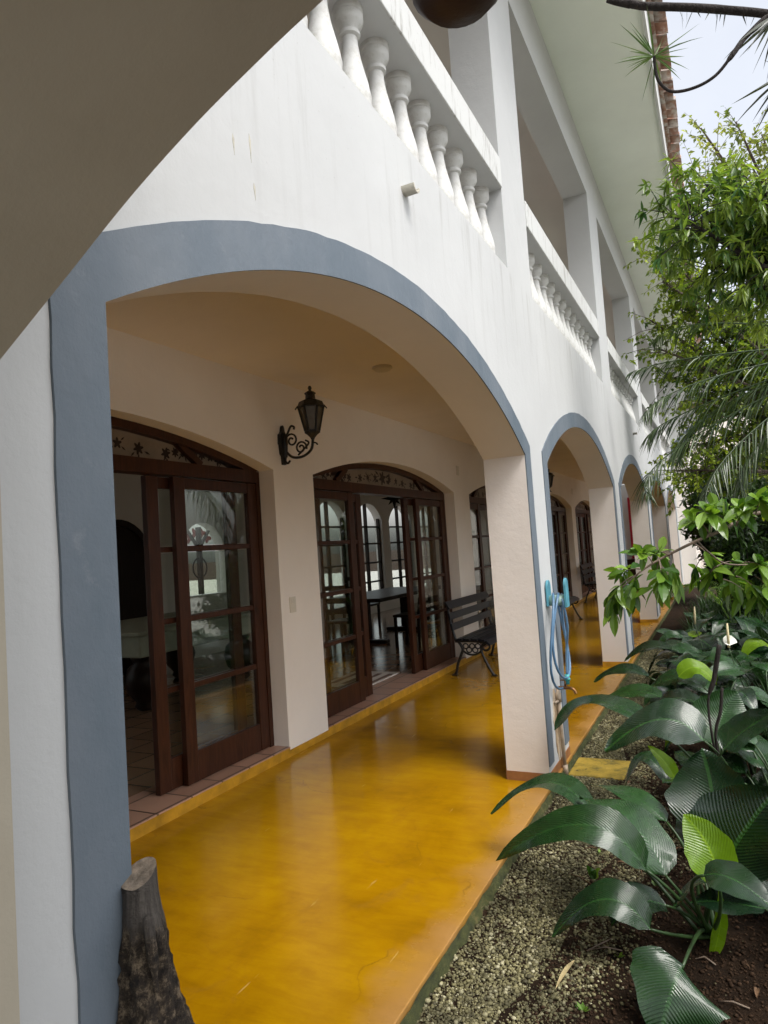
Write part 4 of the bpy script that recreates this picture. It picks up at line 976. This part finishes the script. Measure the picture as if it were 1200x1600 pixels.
lily('peace lily with a white flower and cream spike at the right', (1.30, 5.9, GZ), [], 17, flowers=[((1139, 1012), (1136, 974), 5.9, (1130, 1002), (1152, 1004), .085)], seed=11)
lily('peace lily behind the second pier with a folded white flower', (1.02, 7.0, GZ), [(((1050, 1015), 6.9), ((1010, 1012), 7.0), ((975, 1034), 7.0), .18, (0, -.4, 1), .2)], 16, flowers=[((1086, 975), (1085, 948), 7.2, None, None, 0)], seed=14, lean=1, size=1.05)
lily('peace lily clump at the right edge under the hanging branch', (1.5, 7.2, GZ), [], 18, seed=17, size=1.1)
lily('farthest peace lily clump before the strap grass', (1.15, 8.6, GZ), [], 18, seed=21, lean=1, size=1.1)
lily('peace lily at the right edge beside the big upright leaf', (1.42, 4.7, GZ), [], 13, seed=26, size=.9)
for k_, (x, y, lb) in enumerate(((.86, 6.3, 'peace lily close to the gravel edge past the second pier'), (1.2, 6.7, 'peace lily in the thick middle of the bed behind the white flower'), (.84, 7.9, 'peace lily close to the veranda edge by the third arch'),
                              (1.32, 8.0, 'peace lily deep in the bed under the hanging branch tip'), (.92, 9.3, 'peace lily at the far narrow end of the bed by the veranda edge'), (1.12, 5.0, 'peace lily between the yellow slab and the dark dried stalks'))):
    lily(lb, (x, y, GZ), [], 13, seed=60+k_, size=.95, lean=1)
random.seed(30)
# dark old stalks
t = thing('flower_spike', (1.0, 4.0, GZ), 'pair of dark dried upright stalks among the peace lilies', 'dry stalk', None)
m = MB(); m.tube(spline([V((1.03, 3.85, GZ)), P(1108, 1120, 3.85), P(1116, 1060, 3.85), P(1124, 1008, 3.85)], 5), [.006]*8+[.012]*8, 7); m.build('stalk', M['barkd'], t)
m = MB(); m.tube(spline([V((1.06, 3.9, GZ)), P(1120, 1165, 3.9), P(1126, 1110, 3.9), P(1128, 1075, 3.9)], 5), .008, 7); m.build('stalk', M['barkd'], t)
t = thing('seedling', P(928, 1400, 3.27), 'tiny green seedling growing alone in the gravel', 'seedling')
a = P(928, 1400, 3.27); m = MB(); m.tube([V((a.x, a.y, GZ)), a, P(930, 1375, 3.27)], .003, 6); m.build('stem', M['stem'], t)
m = MB()
for tp in ((916, 1352), (938, 1358), (925, 1362)): big_leaf(m, P(929, 1374, 3.27), P((929+tp[0])/2, 1362, 3.27), P(*tp, 3.25), .03, (0, -.6, .8), .2)
m.build('leaf', M['fig'], t, fix=False)

def blade(m, p, d, L, w, nrm, droop=.2, tone=None, n=3):
    """one folded leaf of n segments"""
    d = d.normalized(); sd = d.cross(nrm); sd = sd.normalized() if sd.length > 1e-4 else d.orthogonal().normalized(); nr = sd.cross(d)
    vs = []; prof = {2: (0.0, .9, 0), 3: (.15, 1, .72, 0), 4: (.2, .95, .9, .5, 0), 6: (.08, .55, .85, 1, .95, .6, 0)}[n]
    for i in range(n+1):
        t = i/n; c = p+d*(L*t)-V((0, 0, droop*L*t*t)); h = w/2*prof[i]
        vs += [c-sd*h+nr*h*.3, c, c+sd*h+nr*h*.3]
    m.add(vs, [(3*i+k, 3*i+k+1, 3*i+k+4, 3*i+k+3) for i in range(n) for k in (0, 1)], False, None, random.random() if tone is None else tone)
def rv(s=1): return V((random.gauss(0, s), random.gauss(0, s), random.gauss(0, s)))

# ------------------------------------------------------------------ trees
def tree(name, label, cat, base, top, limbs, leafm, barkm, L, W_, per, twigs, tl, droop, r0=.1, group=None, nseg=3, whorl=True, seed=1, tone_lo=0):
    """trunk, limbs given by end points, twigs along the limbs, leaves on the twigs"""
    random.seed(seed); t = thing(name, base, label, cat, group)
    tr, cr = MB(), MB(); base, top = V(base), V(top)
    tr.tube(spline([base, base.lerp(top, .35)+rv(.05), base.lerp(top, .7)+rv(.06), top], 5), [r0*(1-.5*i/15) for i in range(16)], 9, wob=.1)
    for (e, bow) in limbs:
        e = V(e); s0 = base.lerp(top, random.uniform(.75, 1)); mid = s0.lerp(e, .5)+V((0, 0, bow))+rv(.06); cl = through(s0, mid, e, 14)
        tr.tube(cl, [r0*.42*(1-.88*i/13)+.004 for i in range(14)], 6, wob=.12)
        Ln = (e-s0).length
        for k in range(int(twigs*Ln)):
            q = random.uniform(.25, 1)**.8; i = min(12, int(q*13)); p = cl[i].lerp(cl[i+1], random.random())
            ax = (cl[i+1]-cl[i]).normalized(); d = (rv()+ax*.7+V((0, 0, .15))).normalized(); ll = tl*random.uniform(.5, 1.25)
            p1 = p+d*ll*.55; p2 = p+d*ll+V((0, 0, -.12*ll)); tr.tube([p, p1, p2], [.006, .004, .002], 4, cap=False)
            tone = min(1, max(0, random.gauss(.45, .28)))
            for j in range(per):
                f = 1-abs(random.gauss(0, .22)) if whorl else random.uniform(.15, 1.05); f = max(.05, f); b0_ = p.lerp(p2, f)
                dd = (d*.6+rv(.75)+V((0, 0, -droop))).normalized()
                blade(cr, b0_, dd, L*random.uniform(.65, 1.15), W_*random.uniform(.8, 1.15), V((0, 0, 1))+rv(.4), random.uniform(.05, .35), min(1, max(0, tone+random.gauss(0, .15))), nseg)
    tr.build('trunk', barkm, t, fix=False); cr.build('crown', leafm, t, fix=False)
    return t
# big glossy-leaved tree, upper right
tA = []
for px, py, y in ((1035, 330, 6.4), (1050, 380, 6.6), (1080, 300, 6.3), (1110, 350, 6.2), (1100, 420, 6.6), (1150, 310, 6.0), (1160, 400, 6.2), (1200, 340, 6.0), (1190, 450, 6.4), (1240, 300, 6), (1250, 400, 6.3), (1140, 460, 6.9), (1060, 310, 6.8), (1130, 280, 6.8), (1185, 290, 6.8), (1075, 345, 6.0)):
    tA.append((P(px, py, y), random.uniform(.0, .15)))
tA += [(V((3.9, 6.6, 4.8)), .1)]
tree('broadleaf_tree', 'tree with long glossy drooping leaves against the sky, dark limb showing, upper right', 'tree', (3.0, 6.0, GZ), (2.6, 6.2, 3.3), tA, M['mango'], M['barkd'], .130, .028, 13, 19, .36, .75, .13, None, 3, True, 2)
# fine leaved tree behind, hanging left in front of the eaves
tB = [(P(px, py, y), .1) for px, py, y in ((1022, 395, 10.4), (1035, 440, 10), (1015, 500, 10.2), (1030, 545, 10), (1055, 480, 10.5), (1060, 420, 10.2), (1085, 560, 10.5), (1075, 620, 10.2), (1060, 700, 10.4), (1050, 735, 10.0), (1110, 690, 10.3), (1140, 600, 10.4), (1120, 500, 10.6), (1160, 540, 11), (1170, 650, 10.6), (1200, 590, 10.6), (1100, 640, 10.8), (1040, 590, 10.6), (1090, 740, 10.8), (1150, 720, 10.8))]
tB += [(V((4.2, 10, 4.5)), .1), (V((4.0, 11.5, 5)), .1)]
tree('small_leaf_tree', 'airy tree with small round leaves hanging in front of the far eaves', 'tree', (3.3, 10.5, GZ), (2.8, 10.5, 2.6), tB, M['small'], M['bark'], .070, .052, 17, 23, .50, .35, .12, None, 2, False, 4)
tC = [(P(px, py, y), .1) for px, py, y in ((1095, 200, 14), (1120, 240, 14), (1085, 265, 14.5), (1150, 190, 14), (1190, 210, 14), (1175, 260, 14.3), (1230, 180, 14.5), (1240, 260, 14), (1130, 320, 15), (1180, 380, 15), (1110, 480, 15), (1150, 450, 15.5), (1200, 520, 15), (1150, 350, 14.6), (1240, 450, 15))]
tC += [(V((5.0, 14, 8.5)), .1), (V((5.2, 15.5, 7.5)), .1)]
tree('back_tree', 'tall pale leaved tree behind the others, its thin top against the cloudy sky', 'tree', (3.6, 15, GZ), (3.3, 14.8, 5.2), tC, M['far'], M['bark'], .12, .06, 12, 9, .65, .2, .17, None, 2, False, 6)
# dark shrubs filling behind the bed
def shrub(label, c, r, h, n, leafm, L, W_, seed, z0=.05):
    random.seed(seed); c = V(c); t = thing('garden_shrub', c, label, 'shrub', 'dark shrubs at the back of the garden bed'); s, f = MB(), MB()
    for i in range(26):
        a = random.random()*2*PI; rr = r*math.sqrt(random.random()); e = c+V((rr*math.cos(a), rr*math.sin(a), h*random.uniform(.5, 1)*(1-.35*(rr/r)**2)))
        cl = through(c+V((rr*.15*math.cos(a), rr*.15*math.sin(a), 0)), c.lerp(e, .5)+V((0, 0, .1*h)), e, 8); s.tube(cl, [.014*(1-.8*k/7) for k in range(8)], 5, cap=False)
        for j in range(n//26):
            k = random.randint(1, 6); p = cl[k].lerp(cl[k+1], random.random())+rv(.09*r)
            p.z = max(p.z, c.z+.03); blade(f, p, rv()+V((math.cos(a)*.5, math.sin(a)*.5, .3)), L*random.uniform(.6, 1.2), W_, V((0, 0, 1))+rv(.5), random.uniform(0, .4), None, 3)
    s.build('stems', M['barkd'], t, fix=False); f.build('foliage', leafm, t, fix=False)
shrub('dark leafy shrub low behind the strap grass, nearest the house', (1.42, 11.6, GZ), .62, 2.3, 4200, M['shrub'], .14, .045, 40)
shrub('dense dark shrub under the palm at the right edge', (2.1, 9.6, GZ), .8, 1.9, 3600, M['shrub'], .15, .05, 41)
shrub('tall dark shrub in front of the large far arch', (1.6, 15.5, GZ), 1.25, 3.7, 9000, M['shrub'], .18, .06, 42)
shrub('tall shaded shrub below the small leaved tree', (2.4, 12.6, GZ), 1.2, 3.2, 8000, M['shrub'], .18, .06, 43)
shrub('tall dark shrub close to the end of the white facade, under the far arch', (1.0, 16.8, GZ), .72, 3.7, 6500, M['shrub'], .17, .055, 47)
# shrub outside the hall windows at the back of the house
shrub('green shrub outside the hall windows, seen through the second door', (-8.3, 13.4, GZ), 1.0, 1.9, 2600, M['fig'], .2, .07, 44)

# ------------------------------------------------------------------ palm
random.seed(9)
pc = V((2.75, 8.6, 3.35))
t = thing('feather_palm', (2.75, 8.6, GZ), 'palm with long arching feather fronds reaching left across the facade', 'palm')
m = MB(); m.tube([V((2.75, 8.6, GZ)), V((2.72, 8.6, 1.6)), pc], [.13, .10, .085], 12, wob=.08); m.build('trunk', M['bark'], t)
def frond(tip, mid, n=56, LL=.44, cs=None):
    tip, mid = V(tip), V(mid); cl = through(cs or pc, mid, tip, n); m = MB(); m.tube(cl[::3]+[cl[-1]], [.014*(1-.85*i/20) for i in range(len(cl[::3])+1)], 6)
    for i in range(5, n):
        s = i/(n-1); tg = (cl[min(i+1, n-1)]-cl[i-1]).normalized(); sd = tg.cross(V((0, 0, 1))).normalized()
        L = LL*(math.sin(PI*min(1, .12+.88*s))**.55*.75+.25)*(1-.35*s)
        for q in (-1, 1):
            d = (sd*q*.72+tg*(.55+.5*s)+rv(.10)+V((0, 0, -.08-.3*random.random()))).normalized()
            if random.random() < .05: continue
            blade(m, cl[i], d, L*random.uniform(.7, 1.15), .018, V((0, 0, 1))+rv(.25), random.uniform(.3, .95), None, 4)
    m.build('frond', M['palm'], t, fix=False)
for tp, md, y in (((1020, 535), (1120, 505), 9.4), ((984, 583), (1105, 556), 8.5), ((1006, 650), (1108, 592), 7.9), ((1012, 684), (1100, 632), 8.3), ((1014, 775), (1072, 690), 7.8), ((1105, 800), (1158, 690), 7.4), ((1150, 470), (1200, 490), 9.4), ((1060, 720), (1120, 640), 8.8), ((1160, 780), (1190, 690), 8.2)):
    frond(P(*tp, y), P(*md, (y+8.6)/2))
for a in (.2, .9, 1.7, -.5, -1.2):
    d = V((math.cos(a), math.sin(a), 0)); frond(pc+d*2.1+V((0, 0, -.5)), pc+d*1.1+V((0, 0, .45)))
# small fan of fine leaves low by the house (a young palm)
random.seed(12)
t = thing('young_palm', (1.2, 10.2, GZ), 'young palm with thin yellow green leaflets low behind the peace lilies', 'palm')
for a in (2.2, 2.9, 3.6, 1.4, 4.4, 5.4, .4):
    d = V((math.cos(a), math.sin(a), 0)); c0_ = V((1.2, 10.2, GZ)); n = 30
    cl = through(c0_, c0_+d*.35+V((0, 0, .75)), c0_+d*.8+V((0, 0, .75)), n); m = MB(); m.tube(cl[::3], [.008*(1-.08*i) for i in range(10)], 5)
    for i in range(9, n):
        s = i/(n-1); tg = (cl[min(i+1, n-1)]-cl[i-1]).normalized(); sd = tg.cross(V((0, 0, 1))).normalized()
        for q in (-1, 1): blade(m, cl[i], sd*q*.7+tg*.6+V((0, 0, .15)), .26*(1-.4*s), .014, V((0, 0, 1)), .4, None, 3)
    m.build('frond', M['fig'], t, fix=False)

# ------------------------------------------------------------------ strap grass
def grass():
    m = MB(); random.seed(13)
    for i in range(420):
        y = random.uniform(7.6, 14.5); x = random.uniform(.62, 1.25+.06*y); c = V((x, y, GZ)); h = random.uniform(.35, .62)*(1+.03*(y-8))
        for j in range(13):
            a = random.random()*2*PI; d = V((math.cos(a), math.sin(a), random.uniform(1.6, 3.2))); blade(m, c+V((random.gauss(0, .05), random.gauss(0, .05), 0)), d, h*random.uniform(.7, 1.1), .016, V((math.cos(a), math.sin(a), .2)), random.uniform(.15, .55), None, 4)
    o = m.build('strap_grass', M['grass'], None, fix=False); tag(o, 'dense dark strap leaved grass behind the peace lilies', 'grass', kind='stuff')
grass()

# ------------------------------------------------------------------ hanging branch with big leaves, mid right
random.seed(15)
tb = V((2.05, 4.6, GZ))
t = thing('young_fig_tree', tb, 'young tree sending a pale bare branch with large fresh leaves across from the right', 'tree')
m = MB(); f = MB()
main = [V((2.05, 4.6, 1.35)), P(1215, 800, 4.45), P(1120, 832, 4.3), P(1050, 864, 4.2), P(1005, 890, 4.15), P(972, 918, 4.1)]
ms = spline(main, 6); m.tube(ms, [.013*(1-.7*i/(len(ms)-1)) for i in range(len(ms))], 8)
m.tube(spline([tb, V((2.1, 4.62, .6)), V((2.05, 4.6, 1.35)), V((1.95, 4.75, 2.0))], 5), [.035]*8+[.022]*8, 8)
def spray(p0, p1, n, drp=.6, L=.112, tl=None):
    n = int(n*2)
    p0, p1 = V(p0), V(p1); cl = through(p0, p0.lerp(p1, .5)+V((0, 0, .02)), p1, 8); m.tube(cl, [.004*(1-.6*i/7) for i in range(8)], 5, cap=False)
    for j in range(n):
        k = min(6, int(random.uniform(.3, 1)**.6*7)); b_ = cl[k].lerp(cl[k+1], random.random()); d = (p1-p0).normalized()*.55+rv(.85)+V((0, 0, -drp*.75))
        tone = random.random() if tl is None else min(1, max(0, random.gauss(tl, .2)))
        l = L*random.uniform(.6, 1.25); blade(f, b_, d, l, l*.42, V((0, -.4, 1))+rv(.5), random.uniform(.05, .45), tone, 6)
Y0 = 4.15
for a, b_, n, dr in (((1005, 890), (965, 900), 7, .5), ((990, 900), (955, 935), 8, .9), ((1000, 893), (985, 930), 8, 1.0), ((1020, 880), (1000, 865), 8, .3), ((1030, 875), (1035, 910), 8, 1.0), ((1045, 868), (1020, 868), 8, .5), ((1050, 864), (1055, 905), 7, 1.0), ((975, 915), (958, 955), 5, 1.2),
                     ((1030, 878), (1022, 925), 6, 1.2), ((1110, 836), (1085, 812), 8, .2), ((1125, 830), (1140, 800), 9, .2), ((1150, 822), (1165, 795), 9, .2), ((1110, 836), (1120, 795), 8, .1), ((1180, 812), (1190, 780), 9, .1), ((1140, 826), (1100, 800), 8, .3), ((1200, 806), (1215, 770), 8, .2)):
    spray(P(*a, Y0), P(*b_, Y0+random.uniform(-.15, .2)), n, dr)
# lower sprays, further right
for a, b_, n, dr in (((1085, 850), (1120, 885), 6, .6), ((1120, 885), (1160, 880), 8, .5), ((1120, 885), (1105, 910), 7, .8), ((1160, 880), (1200, 890), 9, .5), ((1150, 890), (1140, 915), 8, .8), ((1150, 900), (1190, 930), 9, .6), ((1180, 900), (1210, 935), 8, .6), ((1100, 870), (1085, 895), 5, .8), ((1130, 905), (1175, 935), 6, .6)):
    spray(P(*a, 4.5), P(*b_, 4.5+random.uniform(-.1, .2)), n, dr)
m.tube(spline([P(1090, 846, 4.25), P(1110, 865, 4.4), P(1140, 882, 4.5), P(1215, 880, 4.6)], 5), .005, 6)
m.build('branch', M['twig'], t, fix=False); f.build('foliage', M['fig'], t, fix=False)

# ------------------------------------------------------------------ dracaena at the top right
random.seed(18)
tb = V((2.6, 4.1, GZ)); t = thing('dragon_tree', tb, 'spiky dragon tree with dark bare stems curling in from the top right corner', 'tree')
m = MB()
m.tube(spline([tb, V((2.62, 4.1, 1.8)), V((2.5, 4.1, 3.3)), P(1290, 40, 4.0), P(1200, 22, 4.0), P(1080, 12, 4.0), P(1010, 10, 4.0), P(975, 4, 4.0)], 6), [.05]*12+[.035]*6+[.021]*25, 9, wob=.1)
m.tube([P(948, 2, 4.0), P(962, 3, 4.0), P(985, 6, 4.0)], [.008, .018, .024], 8)
m.tube(spline([P(1290, 40, 4.0), P(1215, 20, 3.9), P(1168, 55, 3.85), P(1145, 85, 3.8), P(1118, 118, 3.8), P(1085, 137, 3.8), P(1050, 143, 3.8), P(1030, 128, 3.8), P(1024, 108, 3.8), P(1022, 88, 3.8)], 6), [.013]*20+[.008]*35, 8)
m.build('stem', M['barkd'], t, fix=False)
def tuft(c, n, L, w, mt, up=.3, away=None):
    f = MB(); c = V(c)
    for i in range(n):
        d = rv().normalized()+V((0, 0, up)); 
        if away is not None: d = d*.6+V(away)
        blade(f, c, d, L*random.uniform(.55, 1.1), w, rv(), random.uniform(-.05, .25), None, 4)
    f.build('leaf_tuft', mt, t, fix=False)
tuft(P(1022, 88, 3.8), 42, .25, .009, M['spikeg'], .35)
tuft(P(1218, 20, 3.9), 20, .33, .018, M['spike'], -.5, (-.35, 0, -.35))
tuft(P(1235, 110, 3.9), 14, .30, .016, M['spike'], -.3, (-.4, 0, -.2))
for i in range(14):
    f = MB(); px = random.uniform(1040, 1200); a = P(px, 14, 4.0); blade(f, a, V((random.uniform(-.5, .2), random.uniform(-.3, .3), -.8)), random.uniform(.06, .13), .008, rv(), .0, None, 4); f.build('hanging_leaf', M['spike'], t, fix=False)

# ------------------------------------------------------------------ light
w = bpy.data.worlds.new('World'); scene.world = w; w.use_nodes = True; nt = w.node_tree; bg = nt.nodes['Background']
sky = N(nt, 'ShaderNodeTexSky', sky_type='NISHITA'); sky.sun_disc = False
EL, ROT = math.radians(58), math.radians(115)
sky.sun_elevation = EL; sky.sun_rotation = ROT; sky.air_density = 1.2; sky.dust_density = 4
hs_ = N(nt, 'ShaderNodeHueSaturation'); hs_.inputs['Saturation'].default_value = .28; hs_.inputs['Value'].default_value = 1.08
nt.links.new(sky.outputs[0], hs_.inputs['Color'])
tc = N(nt, 'ShaderNodeTexCoord'); nz = N(nt, 'ShaderNodeTexNoise'); nz.inputs['Scale'].default_value = 2.2; nz.inputs['Detail'].default_value = 7; nz.inputs['Roughness'].default_value = .55
nt.links.new(tc.outputs['Generated'], nz.inputs['Vector'])
cl = ramp(nt, nz.outputs['Fac'], [(.3, (.86, .88, .92)), (.7, (1.12, 1.10, 1.08))])
nt.links.new(mix(nt, 1.0, hs_.outputs[0], cl, 'MULTIPLY'), bg.inputs[0]); bg.inputs[1].default_value = .15
sl = bpy.data.lights.new('sun', 'SUN'); sl.energy = 1.15; sl.angle = math.radians(25); sl.color = (1, .96, .90)
so = bpy.data.objects.new('sun', sl); COL.objects.link(so)
sd = V((math.sin(ROT)*math.cos(EL), math.cos(ROT)*math.cos(EL), math.sin(EL)))
so.rotation_euler = sd.to_track_quat('Z', 'Y').to_euler(); so.location = sd*40
scene.view_settings.view_transform = 'Standard'; scene.view_settings.look = 'None'; scene.view_settings.gamma = 1; scene.view_settings.exposure = .9
scene.cycles.max_bounces = 10; scene.cycles.transparent_max_bounces = 24; scene.cycles.diffuse_bounces = 8
